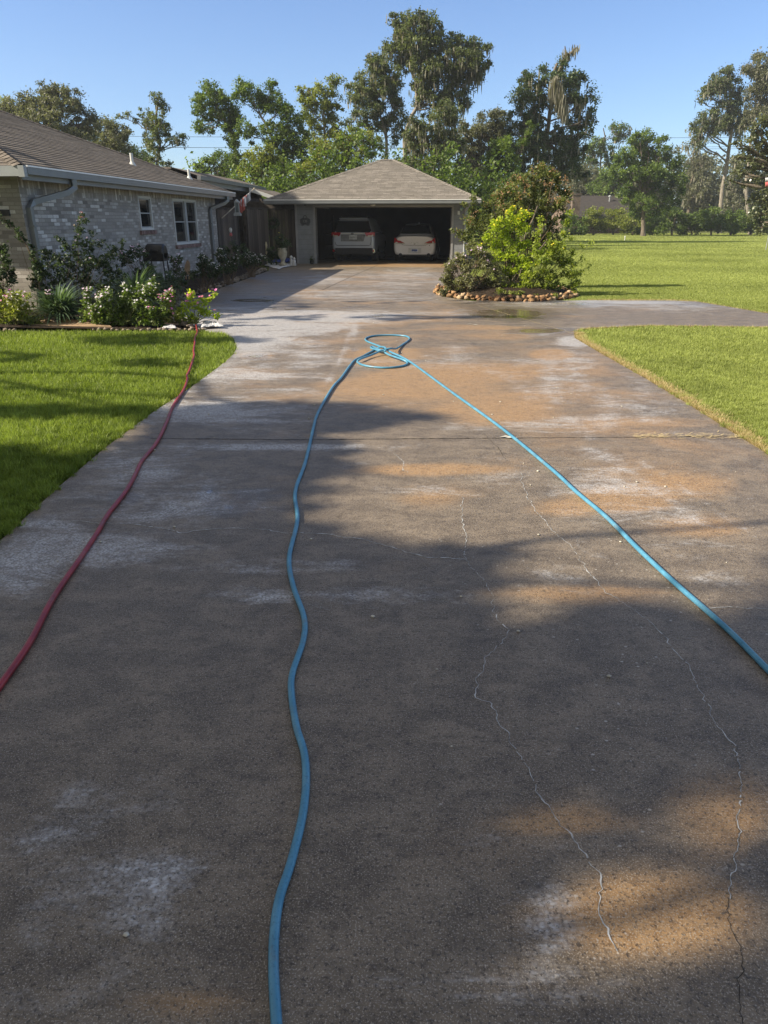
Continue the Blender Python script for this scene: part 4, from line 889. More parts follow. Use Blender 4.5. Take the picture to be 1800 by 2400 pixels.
mb = MB(); mb.tube([T(-.80, -.05, .78), T(-.76, -.055, .67), T(-.70, -.06, .645), T(.70, -.06, .645), T(.77, -.055, .67), T(.80, -.05, .80), T(.80, -.04, .98)], .009, 5); mb.build('tailgate_seam', tail, cz)
mb = MB(); mb.frame_box(T(-.80, -.062, .30), GN*1.55, GU*.2, Z*.25); mb.build('lower_bumper', blackp, cz, bevel=.02)
for s in (1, -1):
    for yy in (1.0, 3.85):
        mb = MB(); mb.tube([T(s*.72, yy, .37), T(s*.95, yy, .37)], .37, 22); w_ = mb.build('wheel', rubber, cz); mb = MB(); mb.tube([T(s*.93, yy, .37), T(s*.96, yy, .37)], .24, 18); mb.build('rim', chrome, w_)
# shelves and a few stored things faintly seen in the garage
sh_ = empty('storage_shelf', gp(-2.9, 5.5), 'dim storage shelf along the back left wall inside the garage', 'shelf')
mb = MB()
for z in (.5, 1.0, 1.5): mb.frame_box(gp(-3.2, 4.5, z), GN*.5, GU*2.2, Z*.03)
for y in (4.5, 6.66): mb.frame_box(gp(-2.75, y, 0), GN*.04, GU*.04, Z*1.8)
mb.build('frame', M['woodd'], sh_)

# ------------------------------------------------------------ fences and gate beside the garage
def board_fence(name, label, p0, p1, h, cat='fence', bw=.14, top=True):
    p0 = Vector(p0); p1 = Vector(p1); d = (p1-p0); L = d.length; d.normalize(); nn = Vector((d.y, -d.x, 0)); e = empty(name, p0, label, cat)
    mb = MB(); n = max(1, round(L/bw)); r = random.Random(int(L*100))
    for i in range(n): mb.frame_box(p0+d*(i*L/n+.006)+nn*r.uniform(0, .008), d*(L/n-.012), nn*.02, Z*(h+r.uniform(-.02, .01)))
    mb.build('boards', M['wood'], e)
    mb = MB()
    for z in (.35, h-.4): mb.frame_box(p0-nn*.045+Z*z, d*L, nn*.04, Z*.09)
    for t in (0, 1): mb.frame_box(p0+d*(L*t-.05)-nn*.11, d*.1, nn*.09, Z*(h+.02))
    mb.build('rails', M['woodd'], e)
    if top:
        mb = MB(); mb.frame_box(p0+Z*(h+.012)-nn*.04, d*L, nn*.09, Z*.035); mb.build('cap', M['woodd'], e)
    return e
fA = at(1, 1, 30.2)
def onY(px, Y): v = at(px, 600, Y); v.z = 0; return v
board_fence('wood_fence', 'weathered grey board fence panel between the breezeway post and the garage', onY(636, 30.4), onY(694, 30.2), 1.98)
board_fence('wood_gate', 'grey board gate standing open left of the fence by the garage', onY(584, 28.2), onY(632, 29.6), 1.98, 'gate')
board_fence('wood_fence', 'narrow dark board fence panel right against the far corner of the brick house', onY(515, 25.6), onY(561, 27.6), 1.95)

# ------------------------------------------------------------ trees
Mb = M
tree('live_oak', 'broad grey-green live oak rising behind the left end of the brick house roof', 50, (120, 520),
     [(60,262,50,34),(122,228,40,26),(150,243,48,34),(190,290,42,34),(100,298,60,42),(35,305,50,38),(165,335,50,36),(215,300,25,20),(88,250,50,34),(20,268,40,28)], Mb['oakg'], tr=13, cov=2.9, sub=9, bark=Mb['bark'], moss=9, mossy=500, trunkpts=[(112,330),(118,290)], seed=2)
tree('lime_tree', 'small patch of bright lime foliage at the far left edge above the roof', 62, (0, 520), [(4,252,22,18),(-10,270,25,20)], Mb['yel'], tr=5, cov=3, seed=3)
tree('oak_tree', 'small dark round oak just right of the broad live oak, above the roof slope', 56, (255, 520),
     [(245,298,26,20),(262,320,40,30),(235,335,36,28),(296,310,14,13),(290,343,24,20),(270,345,36,26),(222,350,26,24)], Mb['oakg'], tr=7, cov=3, sub=8, seed=4)
tree('round_tree', 'low dark treetop peeping over the brick house roof between two taller trees', 66, (318, 520), [(305,362,22,14),(330,366,20,16),(343,374,14,12),(285,368,15,12)], Mb['dkgreen'], tr=5, cov=3.2, seed=5)
tree('slender_tree', 'thin sparse tree with one long bare branch reaching left over the house roof', 46, (372, 520),
     [(368,235,12,20),(380,252,15,18),(346,275,24,22),(365,290,24,24),(385,300,18,20),(405,318,24,14),(425,322,10,8),(360,322,20,22),(345,330,12,24),(278,272,9,6),(298,268,11,6),(318,282,9,5),(370,352,18,18),(362,378,16,16),(392,388,22,12),(422,340,10,7)],
     Mb['oak'], tr=4, lp=3.0, cov=2.0, sub=6, moss=13, mossy=260, trunkpts=[(368,395),(375,340),(365,280),(370,240)], seed=6)
tree('leaning_tree', 'tall ivy-clad tree leaning left, leftmost of the three tall thin trees', 52, (562, 520),
     [(482,212,22,14),(494,228,32,22),(478,246,24,16),(512,246,28,20),(520,224,14,12),(500,268,28,18),(468,270,16,14),(534,278,22,26),(548,266,16,18),(540,306,18,24),(470,292,16,14),(484,305,16,12),(552,330,12,24),(546,298,14,18),(560,280,16,12),(556,372,14,30),(562,405,16,26)],
     Mb['green'], tr=4.5, lp=3.3, cov=2.2, sub=8, grow=1.2, trunkpts=[(563,430),(553,360),(538,300),(512,260),(490,225)], seed=7, bark=Mb['barkp'])
tree('forked_tree', 'sparse tree with a bare forked limb, middle of the three tall thin trees', 50, (672, 520),
     [(566,202,18,12),(582,216,22,16),(560,228,14,14),(604,236,22,18),(626,222,24,16),(640,208,12,16),(632,240,22,16),(612,256,18,12),(648,258,24,18),(664,246,12,16),(574,300,20,16),(588,318,14,16),(600,318,8,8),(672,262,18,18),(690,272,16,10),(650,304,34,22),(682,306,34,24),(700,330,30,28),(640,330,22,20),(655,360,34,34),(690,372,36,36),(640,400,30,26)],
     Mb['green'], tr=4.5, lp=3.3, cov=2.3, sub=9, grow=1.22, trunkpts=[(668,430),(660,370),(625,295),(605,262)], seed=8, bark=Mb['barkp'])
tree('light_tree', 'airy yellow-green tree with a pale trunk, rightmost of the three tall thin trees', 54, (760, 520),
     [(796,190,12,8),(778,188,16,9),(745,206,14,9),(722,212,22,13),(768,214,18,12),(738,232,26,16),(776,236,24,16),(710,240,16,10),(722,256,16,10),(752,262,24,16),(786,262,20,18),(716,278,22,12),(748,290,22,14),(785,292,22,20),(735,318,26,20),(772,325,30,24),(800,330,26,24)],
     Mb['yel'], tr=4, lp=3.2, cov=2.0, sub=8, grow=1.25, trunkpts=[(760,430),(764,340),(758,270),(770,215)], seed=9, bark=Mb['barkp'])
tree('big_oak', 'tallest live oak hung with curtains of grey Spanish moss, behind the garage ridge', 56, (955, 525),
     [(942,52,22,18),(930,75,16,16),(965,58,16,14),(990,52,22,20),(1008,72,26,24),(975,86,30,22),(948,92,22,22),(1020,98,28,22),(1000,118,34,22),(966,120,26,20),(1062,96,14,16),(1078,112,24,18),(1108,108,16,16),(1096,136,34,22),(1130,128,18,14),(1060,138,26,22),(1135,152,14,18),(1102,166,30,22),(1050,170,36,24),(1000,156,36,24),(908,108,8,8),(908,118,16,10),(930,130,18,12),(950,150,22,16),(1128,185,10,10),(1075,205,26,20),(1030,205,36,24),(985,190,30,22),(1092,232,14,20),(1050,245,26,24),(1010,240,32,26)],
     Mb['oak'], tr=5.5, lp=3.3, cov=2.5, sub=9, grow=1.28, moss=19, mossy=2200, trunkpts=[(952,430),(948,330),(960,280),(978,250),(975,190),(955,150),(948,110)], seed=10, bark=Mb['barkp'], flat=.7)
tree('mossy_oak', 'rounded live oak with hanging moss joined to the left side of the tallest oak', 53, (912, 520),
     [(848,182,12,10),(884,132,14,10),(892,146,20,12),(868,140,12,10),(880,160,24,14),(900,176,24,18),(842,200,20,14),(866,196,24,18),(890,206,26,20),(850,222,24,16),(920,190,16,18),(926,215,18,18),(905,240,30,20),(866,250,26,18),(836,236,16,14),(930,250,16,20),(880,290,34,22),(845,280,26,22),(925,300,24,30)],
     Mb['oak'], tr=4.5, lp=3.3, cov=2.5, sub=9, grow=1.25, moss=16, mossy=1000, trunkpts=[(910,430),(906,330),(890,270),(878,225)], seed=11, bark=Mb['barkp'], flat=.7)
tree('mossy_tree', 'squat mossy tree below the tallest oak, right behind the garage ridge', 49, (1020, 520),
     [(1040,262,22,22),(1062,276,16,22),(1030,300,34,30),(1070,310,16,24),(995,320,34,28),(1050,345,34,30),(1010,365,40,30),(965,350,30,30),(1060,385,34,26),(950,390,30,22),(985,400,34,24),(975,300,24,24)],
     Mb['oak'], tr=8, lp=3.3, cov=2.7, sub=9, moss=18, mossy=1800, trunkpts=[(1015,420),(1020,350)], seed=12)
tree('gum_tree', 'yellow-green bushy tree behind the left slope of the garage roof', 47, (820, 520),
     [(815,320,26,24),(850,330,28,24),(790,350,30,26),(835,365,36,26),(875,350,28,26),(800,390,36,26),(750,380,30,28),(765,410,30,20),(720,405,30,24),(890,385,30,20),(740,350,20,20)], Mb['yel'], tr=7, cov=2.5, sub=9, moss=10, mossy=500, seed=13)
tree('willow_tree', 'low yellow-green rounded tree between the leaning tree and the forked tree', 46, (600, 520),
     [(600,368,26,20),(625,360,22,20),(585,385,26,20),(615,400,34,22),(645,385,22,22),(590,415,30,16)], Mb['yel'], tr=6, cov=2.7, seed=14)
tree('round_tree', 'low round olive tree standing left of the ivy-clad leaning tree above the roof', 58, (510, 520),
     [(468,392,12,12),(462,404,14,10),(496,372,18,12),(490,390,22,18),(520,375,22,18),(535,395,26,20),(505,408,30,16),(545,372,20,16),(476,408,18,12)], Mb['green'], tr=6, cov=2.7, seed=15)
tree('dark_oak', 'dark dense oak with no moss between the mossy oaks and the snag tree', 60, (1150, 520),
     [(1150,282,30,22),(1172,275,26,18),(1122,300,26,20),(1100,308,18,16),(1085,300,18,14),(1185,300,22,20),(1150,320,40,30),(1115,340,34,28),(1180,345,34,30),(1095,365,30,28),(1140,380,44,30),(1100,400,40,26),(1180,395,34,30),(1078,335,18,20)], Mb['oakg'], tr=9, cov=2.9, sub=9, moss=9, mossy=350, seed=16)
tree('snag_tree', 'dark mossy tree right of the garage with a broken snag at its top', 58, (1275, 530),
     [(1228,178,12,18),(1240,196,18,14),(1222,206,12,12),(1274,186,14,26),(1262,214,18,18),(1322,160,14,16),(1318,190,24,22),(1350,188,16,16),(1366,182,10,14),(1345,214,24,20),(1382,226,16,12),(1374,246,18,16),(1210,232,14,10),(1228,246,22,22),(1255,262,26,28),(1330,250,26,26),(1378,276,12,14),(1350,285,22,24),(1218,285,24,24),(1250,310,30,32),(1330,315,30,30),(1375,310,12,10),(1290,345,40,36),(1355,345,20,26),(1240,360,34,30),(1330,380,40,30),(1220,330,24,24),(1290,400,50,26),(1360,400,18,18),(1210,400,26,24)],
     Mb['dkgreen'], tr=6, lp=3.4, cov=2.6, sub=10, grow=1.22, moss=22, mossy=1500, trunkpts=[(1272,420),(1278,330),(1288,270),(1296,215),(1301,165),(1306,148)], seed=17)
sn = MB(); Y_ = 58
sn.tube([at(1298,200,Y_), at(1318,150,Y_), at(1326,128,Y_), at(1324,108,Y_)], [.22, .14, .09, .03], 7); sn.tube([at(1324,132,Y_), at(1338,124,Y_), at(1350,112,Y_), at(1355,120,Y_)], [.10, .08, .06, .03], 6)
snag = [o for o in COL.objects if o.name.startswith('snag_tree')][0]; sn.build('snag', Mb['bark'], snag)
def extra_moss(parent, Y, pts, n, L, seed):
    r = np.random.default_rng(seed); m = MPP(Y); i = r.integers(0, len(pts), n); o = np.array([at(*p, Y) for p in pts])[i]+r.standard_normal((n, 3))*m*4
    LL = L*m*r.uniform(.3, 1.2, n); W = m*r.uniform(1.4, 3.2, n); a = r.uniform(0, np.pi, n); d = np.stack([np.cos(a), np.sin(a), np.zeros(n)], 1)*W[:, None]/2
    z = np.stack([r.normal(0, .08, n)*LL, r.normal(0, .08, n)*LL, -LL], 1); V = np.stack([o-d*.5, o+d*.5, o+z*.55+d, o+z+d*.1, o+z*.6-d], 1).reshape(-1, 3)
    fast_mesh('moss', V, 5, Mb['moss'], parent, tint=np.clip(r.normal(.55, .2, n), 0, 1))
extra_moss(snag, Y_, [(1324,122),(1335,126),(1345,116),(1352,114),(1330,130),(1322,135)], 160, 14, 3)
extra_moss(snag, Y_-1.5, [(1300,185),(1306,195),(1312,205),(1316,215),(1305,225),(1318,235),(1322,250),(1296,200)], 700, 34, 4)
tree('green_tree', 'bright green leafy young tree in front of the dark snag tree base', 50, (1190, 520),
     [(1180,330,20,14),(1160,350,18,18),(1185,360,24,20),(1150,375,20,20),(1205,385,24,22),(1170,400,30,22),(1240,300,12,16),(1232,330,14,16)], Mb['green'], tr=5, cov=2.6, seed=18)
tree('bare_top_tree', 'light green tree with a bare pale top between the snag tree and lawn tree', 112, (1405, 535),
     [(1444,300,14,8),(1456,304,10,10),(1442,318,12,12),(1462,325,10,8),(1472,300,5,4),(1400,332,18,12),(1385,345,16,12),(1420,344,20,16),(1392,368,26,16),(1430,372,22,18),(1375,362,12,10)], Mb['green'], tr=2.2, cov=2.8, sub=8, moss=10, mossy=300, trunkpts=[(1405,430),(1408,370),(1418,320),(1414,300)], seed=19)
tree('pale_tree', 'hazy grey-green low tree just right of the crape myrtle above the neighbouring roof', 110, (1360, 535),
     [(1352,425,24,22),(1375,410,26,22),(1400,420,26,20),(1340,445,20,18),(1430,430,26,22),(1370,448,26,12),(1345,400,12,12)], Mb['oakg'], tr=5, cov=2.3, seed=20)
tree('bushy_tree', 'light green bushy tree directly behind the neighbouring house roof', 104, (1420, 535),
     [(1395,432,22,20),(1420,415,24,20),(1450,405,24,20),(1405,450,24,12),(1440,440,24,16),(1462,428,20,18)], Mb['green'], tr=5, cov=2.6, seed=21)
tree('round_tree', 'big dense round green tree standing alone on the far lawn in front of the hedge', 82, (1508, 552),
     [(1498,322,22,12),(1520,318,22,11),(1545,326,20,12),(1482,338,22,14),(1512,346,34,18),(1552,346,16,12),(1462,362,24,18),(1495,372,34,20),(1535,375,30,20),(1572,362,18,16),(1590,378,10,14),(1450,392,22,22),(1482,402,34,24),(1530,408,38,26),(1578,402,24,24),(1448,424,20,20),(1490,440,36,24),(1545,445,36,24),(1590,428,18,18),(1470,462,26,18),(1512,472,34,20),(1560,474,30,20),(1592,455,14,14),(1500,498,26,14),(1530,500,22,12)],
     Mb['green'], tr=5.5, cov=2.9, sub=9, trunkpts=[(1508,500),(1512,440)], seed=22)
tree('tall_oak', 'tall open mossy tree with a pale leaning trunk near the right edge beyond the hedge', 100, (1686, 540),
     [(1712,168,14,8),(1722,174,10,10),(1694,184,20,12),(1706,196,22,12),(1668,196,16,11),(1656,212,16,12),(1684,212,22,12),(1650,228,8,8),(1724,205,16,14),(1735,228,14,14),(1700,235,22,10),(1640,238,5,5),(1660,282,20,12),(1684,272,22,14),(1712,280,26,16),(1695,296,34,16),(1730,300,22,18),(1650,300,16,10),(1660,318,22,12),(1634,330,12,8),(1628,300,8,10),(1640,342,16,6),(1745,265,14,12),(1716,250,16,12)],
     Mb['oak'], tr=5, lp=3.0, cov=2.3, sub=9, grow=1.4, moss=13, mossy=900, trunkpts=[(1694,440),(1706,360),(1716,300),(1712,230),(1706,190)], seed=23, bark=Mb['barkp'])
tree('edge_oak', 'tall mossy tree cut by the right edge of the view, upper branches above the magnolia', 92, (1760, 540),
     [(1780,132,9,9),(1762,150,12,9),(1758,164,14,10),(1776,172,18,14),(1795,150,18,18),(1800,185,22,20),(1775,198,20,16),(1764,218,14,14),(1790,222,22,18),(1812,215,20,30),(1782,246,18,14),(1762,254,14,10),(1800,262,24,20),(1776,276,18,12),(1758,290,16,10)],
     Mb['oakg'], tr=4.5, lp=3.0, cov=2.4, sub=9, grow=1.35, moss=12, mossy=600, trunkpts=[(1748,430),(1758,340),(1770,270),(1788,200)], seed=24, bark=Mb['barkp'])
tree('far_oak', 'short mossy oak beyond the hedge, between the round tree and the pale trunk', 118, (1612, 538),
     [(1634,372,14,12),(1646,388,18,14),(1622,395,14,16),(1660,376,14,10),(1618,425,16,20),(1645,418,24,18),(1670,430,22,22),(1640,450,26,20),(1610,458,16,20),(1672,465,22,20),(1612,345,4,6),(1650,475,28,14)], Mb['oakg'], tr=4, lp=2.8, cov=2.4, grow=1.3, moss=14, mossy=700, trunkpts=[(1616,470),(1622,420),(1630,395)], seed=25)
tree('far_tree', 'yellowish mossy tree behind the hedge between the two pale trunks', 108, (1722, 540),
     [(1715,400,20,18),(1740,420,24,20),(1712,440,20,20),(1735,460,26,22),(1765,455,22,22),(1720,485,30,16),(1755,490,26,16)], Mb['oakg'], tr=4, lp=2.9, cov=2.6, grow=1.3, moss=14, mossy=500, bark=Mb['barkp'], seed=26)
tree('magnolia_tree', 'glossy-leaved magnolia branches reaching in from the right edge of the view', 46, (1880, 575),
     [(1796,282,22,16),(1770,300,20,12),(1805,315,36,22),(1764,325,24,14),(1735,338,14,8),(1790,348,32,18),(1752,356,24,12),(1726,366,10,6),(1800,385,36,22),(1762,388,26,16),(1738,404,18,10),(1790,420,32,18),(1755,430,20,12),(1715,425,10,6),(1805,455,34,20),(1768,462,20,12),(1742,372,10,8),(1790,490,28,16),(1765,505,20,14),(1800,522,24,14),(1778,535,16,10),(1850,350,60,90),(1850,470,60,70)],
     Mb['mag'], tr=16, lp=4.6, cov=1.9, sub=9, trunkpts=[(1880,480),(1870,380)], seed=27, shell=.2)
# hedge shrubs along the far edge of the lawn
r = random.Random(8)
HL_ = ['hedge shrub just right of the crape myrtle, below the chimney of the neighbouring house', 'yellow-green hedge shrub, second from the crape myrtle, under the neighbouring roof', 'yellow-green hedge shrub, third from the crape myrtle', 'yellow-green hedge shrub just left of the round lawn tree', 'hedge shrub behind the trunk of the round lawn tree', 'hedge shrub just right of the round lawn tree', 'hedge shrub midway between the round lawn tree and the pale trunk', 'hedge shrub left of the tall pale leaning trunk', 'hedge shrub in front of the tall pale leaning trunk', 'hedge shrub right of the tall pale trunk, next to the magnolia', 'last hedge shrub at the right edge, below the magnolia']
for i in range(11):
    px = 1345+i*46; Y = 88+r.uniform(-1.5, 1.5); top = 497+r.uniform(-10, 7)
    tree('hedge_shrub', HL_[i], Y, (px, 548),
         [(px-12, top+14, 16, 12), (px+12, top+11, 16, 12), (px, top+28, 26, 14), (px-14, top+38, 18, 12), (px+14, top+38, 18, 12), (px+r.uniform(-8, 8), top+4, 9, 8)], Mb['yel'] if i in (1, 2, 3) else Mb['green'], tr=2.5, lp=3.0, cov=3.0, sub=7, seed=40+i, group='hedge shrubs along the far lawn', cat='hedge')
# far wood as one mass behind everything
rg = np.random.default_rng(77); P = []; T = []
for i in range(150):
    x = rg.uniform(-75, 95); y = rg.uniform(122, 150); h = rg.uniform(5, 9) if x < 28 else rg.uniform(7, 12)
    for q in range(3):
        p, t, _ = clumpy(np.array([x+rg.normal(0, 1.5), y, h*(.25+.28*q)]), np.array([3.4, 3.0, h*.30]), 500, 22, .8, rg, .3); P.append(p); T.append(t)
P = np.vstack(P); tag(fast_mesh('far_wood', leaf_cards(P, .30, 9), 4, Mb['oakg'], tint=np.concatenate(T)), 'distant grey-green wood closing the view behind all the trees', 'wood', kind='stuff')
rg = np.random.default_rng(78); P = []; T = []     # undergrowth behind the garage
for i in range(64):
    x = rg.uniform(-17, 8.2); y = rg.uniform(43, 50); h = rg.uniform(3.6, 6.2) if x > -9 else rg.uniform(3, 4.6)
    for q in range(2):
        p, t, _ = clumpy(np.array([x, y, h*(.3+.4*q)]), np.array([1.6, 1.4, h*.32]), 420, 16, .45, rg, .3); P.append(p); T.append(t)
P = np.vstack(P); tag(fast_mesh('undergrowth', leaf_cards(P, .13, 9), 4, Mb['green'], tint=np.concatenate(T)), 'tangle of undergrowth seen in the gaps behind the garage and the fence', 'undergrowth', kind='stuff')

# oaks standing out of view on the left: their crowns give the dappled shade
SH_LIT = [(1450,1080,360,30,.6),(1250,1140,400,26,.85),(1720,1250,130,50,.65),(1080,1085,160,20,.5),(1500,1275,260,16,.4),(1500,1165,420,62,1.0),(1740,1110,120,70,1.0),(960,1215,140,26,.8),(1300,1010,380,22,1.0),(1120,1128,240,18,.9),(1060,1058,200,22,1.0),(760,1010,60,10,.5),(1365,1364,170,30,1.0),(1690,1376,150,26,1.0),(1770,1280,60,24,.8),(1120,1214,260,42,1.0),(1560,1160,380,66,1.0),(1380,1170,120,34,1),(1130,1130,180,12,.6),(1760,1100,100,80,1),(1030,1060,170,16,.9),(1570,1045,400,14,.9),(100,1015,190,34,1),(1620,2150,420,190,.62),(1330,1925,260,80,.6),(1720,1880,150,80,.7),(450,2380,330,70,.7),(1180,2250,120,60,.4),(1480,1030,300,18,.7)]
SH_DARK = [(650,980,300,34,1.0),(900,985,130,20,.7),(130,966,210,12,1.0),(390,797,210,14,1.0),(30,840,70,14,.9),(340,852,120,9,.8),(820,745,440,7,.75),(1000,706,330,5,.6),(640,715,200,6,.5),(520,860,60,5,.3),(-150,900,120,40,.8),(560,760,60,5,.6)]
def shade(px, py):
    a = 1/(1+np.exp(-(py-(1032+np.clip(px-880, 0, 900)*.04))/5)); a = np.where((px > 300) & (py < 1040) & (py > 1000) & (px < 900), .95, a)
    for cx, cy, rx, ry, s in [(q[0], q[1], q[2]+min(90, (q[1]-516)*.12)*(q[1] < 1700), q[3]+min(46, (q[1]-516)**2*.000066)*(q[1] < 1700), q[4]) for q in SH_LIT]: a = a*(1-s*np.exp(-(((px-cx)/rx)**2+((py-cy)/ry)**2)**1.5))
    for cx, cy, rx, ry, s in SH_DARK: a = np.maximum(a, s*(((px-cx)/rx)**2+((py-cy)/ry)**2 < 1))
    return a
rg = np.random.default_rng(21); n = 17000
gx = rg.uniform(-7.5, 5.5, n); gy = np.where(rg.uniform(0, 1, n) < .82, rg.uniform(-1.5, 7.5, n), rg.uniform(7.5, 16, n)); px, py = projn(gx, gy)
msk = np.where(gy < .9, 1.0, shade(px, py)); keep = rg.uniform(0, 1, n) < msk**3*.8
gx, gy = gx[keep], gy[keep]; hz = rg.uniform(7.0, 11.5, len(gx))+1.2*np.sin(gx*1.3)+.6*np.sin(gy*2.1); k = hz/SUNDIR.z
C0 = np.stack([gx+SUNDIR.x*k, gy+SUNDIR.y*k, hz], 1)
bases = [(-15.5, -5.0, 'first'), (-17.5, 1.0, 'second'), (-14.5, 7.5, 'third')]
own = np.argmin(np.stack([(C0[:, 0]-b[0])**2*.3+(C0[:, 1]-b[1])**2 for b in bases], 1), 1)
for i, (bx, by, nm) in enumerate(bases):
    q = C0[own == i]; b0 = Vector((bx, by, 0))
    e = empty('shade_oak', b0, {'first': 'live oak left of the camera, its crown shading the near driveway', 'second': 'broad live oak beside the left lawn, shading the middle of the driveway', 'third': 'live oak nearest the brick house, throwing thin shade stripes on the lawn'}[nm], 'tree', 'oaks shading the driveway')
    per = 18; C = np.repeat(q, per, 0); o = rg.standard_normal((len(C), 3)); o /= np.linalg.norm(o, axis=1)[:, None]; o *= (rg.uniform(0, 1, len(C))**.5*.13)[:, None]
    fast_mesh('crown', leaf_cards(C+o, .105, i+3), 4, Mb['oak'], e, tint=np.clip(rg.normal(.45, .2, len(C)), 0, 1))
    mb = MB(); top = b0+Vector((.4, .2, 5.5)); mb.tube([b0, b0+Vector((.1, 0, 2)), b0+Vector((.2, .1, 4)), top], [.45, .36, .32, .26], 10, cap=False)
    for j in range(0, len(q), max(1, len(q)//(20 if i < 2 else 3))): limb(mb, top-Vector((0, 0, rg.uniform(0, 2))), Vector(q[j]), .09, .02, j, 7)
    mb.build('trunk', Mb['bark'], e)

# one more oak beside the house keeps the fence and the left garage pier in shade
rg = np.random.default_rng(31); n = 420; tx = rg.uniform(-5.2, -2.5, n); tz = rg.uniform(0, 1.75, n); ty = 29.6+rg.uniform(-.6, .6, n); xx = rg.uniform(-18.5, -16.2, n); k = (tx-xx)/.975
q = np.stack([xx, ty+SY*k, tz+k*math.tan(SUN_EL)], 1); b0 = Vector((-17.2, 25.8, 0)); e = empty('shade_oak', b0, 'live oak beyond the far side of the brick house, shading the fence and garage pier', 'tree', 'oaks shading the driveway')
C = np.repeat(q, 60, 0)+rg.standard_normal((n*60, 3))*.13; fast_mesh('crown', leaf_cards(C, .14, 6), 4, Mb['oak'], e, tint=np.clip(rg.normal(.45, .2, len(C)), 0, 1))
mb = MB(); top = b0+Vector((.2, .3, 7)); mb.tube([b0, b0+Vector((.1, 0, 3)), top], [.38, .30, .2], 10, cap=False)
for j in range(0, n, 24): limb(mb, top-Vector((0, 0, rg.uniform(0, 1.5))), Vector(q[j]), .08, .02, j, 6)
mb.build('trunk', Mb['bark'], e)

# neighbour's house beyond the hedge
nh = empty('neighbour_house', at(1400, 540, 98), 'low brown-roofed house with a brick chimney beyond the hedge', 'house'); Yn = 96; m_ = MPP(Yn)
a = at(1335, 458, Yn+6); b = at(1475, 459, Yn+6); c = at(1475, 512, Yn); d = at(1318, 512, Yn)
mb = MB(); bk = Vector((0, 12, 0)); mb.poly([d, c, b, a]); mb.poly([a, b, c+bk, d+bk]); mb.build('roof', M['shingle_far'], nh)
mb = MB(); mb.poly([Vector((d.x+.8, Yn+.8, 0)), Vector((c.x-.8, Yn+.8, 0)), Vector((c.x-.8, Yn+.8, c.z)), Vector((d.x+.8, Yn+.8, c.z))]); mb.poly([Vector((d.x+.8, Yn+.8, 0)), Vector((d.x+.8, Yn+11, 0)), Vector((d.x+.8, Yn+11, c.z)), a, Vector((d.x+.8, Yn+.8, c.z))]); mb.build('wall', simple('neighbour_brick', (.16, .12, .095), .9, .2, .3, 3, .2), nh)
mb = MB(); q = at(1346, 505, Yn-.4); tp = at(1346, 457, Yn-.4); mb.box(((q.x), Yn-.4, tp.z/2), (18*m_, .9, tp.z)); mb.box((q.x, Yn-.4, tp.z+.08), (21*m_, 1.05, .16)); mb.build('chimney', simple('chimney_brick', (.14, .11, .09), .9, .2, .4, 3, .4), nh)
mb = MB(); p = at(1429, 465, Yn+4.5); mb.tube([p-Z*.4, p+Z*.25], .09, 8); mb.lathe(p+Z*.2, [(.2, 0), (.2, .1), (.03, .2)], 8); mb.build('vent_pipe', M['trim'], nh)
# overhead wires
for nm, y0, y1, Yw in (('upper', 309, 318, 140), ('middle', 338, 337, 140), ('lower', 333, 345, 138)):
    mb = MB(); x0, x1 = (-700, 2500); p0 = at(x0, y0, Yw); p1 = at(x1, y1, Yw)
    mb.tube([p0.lerp(p1, t)-Z*(4*t*(1-t))*.6 for t in np.linspace(0, 1, 24)], .028, 4, cap=False)
    tag(mb.build('power_line', M['dark'], origin=p0), nm+' thin dark power line stretched across the sky behind the trees', 'wire', 'power lines behind the trees')

M['lantana'] = leafmat('lantana_leaf', (.15, .21, .03), (.42, .48, .09), .48)
# ------------------------------------------------------------ planting beds
def bed(name, pts, h, label):
    pts = [Vector((a, b, 0)) for a, b in pts]; c = sum(pts, Vector())/len(pts); mb = MB(); K = 7
    rings = []
    for k in range(K+1):
        t = 1-k/(K+1); z = h*(1-t**3)
        rings.append([c+(p-c)*t+Z*(z+.03*mnoise.noise(p*t*2+Vector((k, 0, 0)))*(k > 0)) for p in pts])
    n = len(pts); vs = [p for r_ in rings for p in r_]; vs.append(c+Z*h)
    fs = [(k*n+i, k*n+(i+1) % n, (k+1)*n+(i+1) % n, (k+1)*n+i) for k in range(K) for i in range(n)]+[(K*n+i, K*n+(i+1) % n, len(vs)-1) for i in range(n)]
    mb.add(vs, fs, 0, True); o = mb.build(name, M['mulch']); return tag(o, kind='structure')
yy = np.arange(11.42, 27.5, .35)
fb = [(-14, 11.42)]+[(x, 11.42) for x in np.arange(-13, -2.9, .4)]+[(float(curve(LE, y))-.06, float(y)) for y in yy]
mb = MB()
for i in range(len(yy)-1):
    a0, a1 = float(curve(LE, yy[i]))-.06, float(curve(LE, yy[i+1]))-.06
    b0 = HC.x-.1+.078*max(0, yy[i]-13.6) if yy[i] > 13.2 else -14; b1 = HC.x-.1+.078*max(0, yy[i+1]-13.6) if yy[i+1] > 13.2 else -14
    K = 10
    for k in range(K):
        t0, t1 = k/K, (k+1)/K
        def q(a, b, t, y): x = a+(b-a)*t; return (x, y, -.015+.10*(1-(1-t)**3)+.03*mnoise.noise(Vector((x*2, y*2, 0)))*(t > 0))
        mb.add([q(a0, b0, t0, yy[i]), q(a0, b0, t1, yy[i]), q(a1, b1, t1, yy[i+1]), q(a1, b1, t0, yy[i+1])], [(0, 1, 2, 3)], 0, True)
tag(mb.build('garden_bed', M['mulch']), kind='structure')
bed('island_bed', [(2.85+1.62*math.cos(q), 17.75+1.95*math.sin(q)) for q in np.linspace(0, 2*math.pi, 28)[:-1]], .22, '')

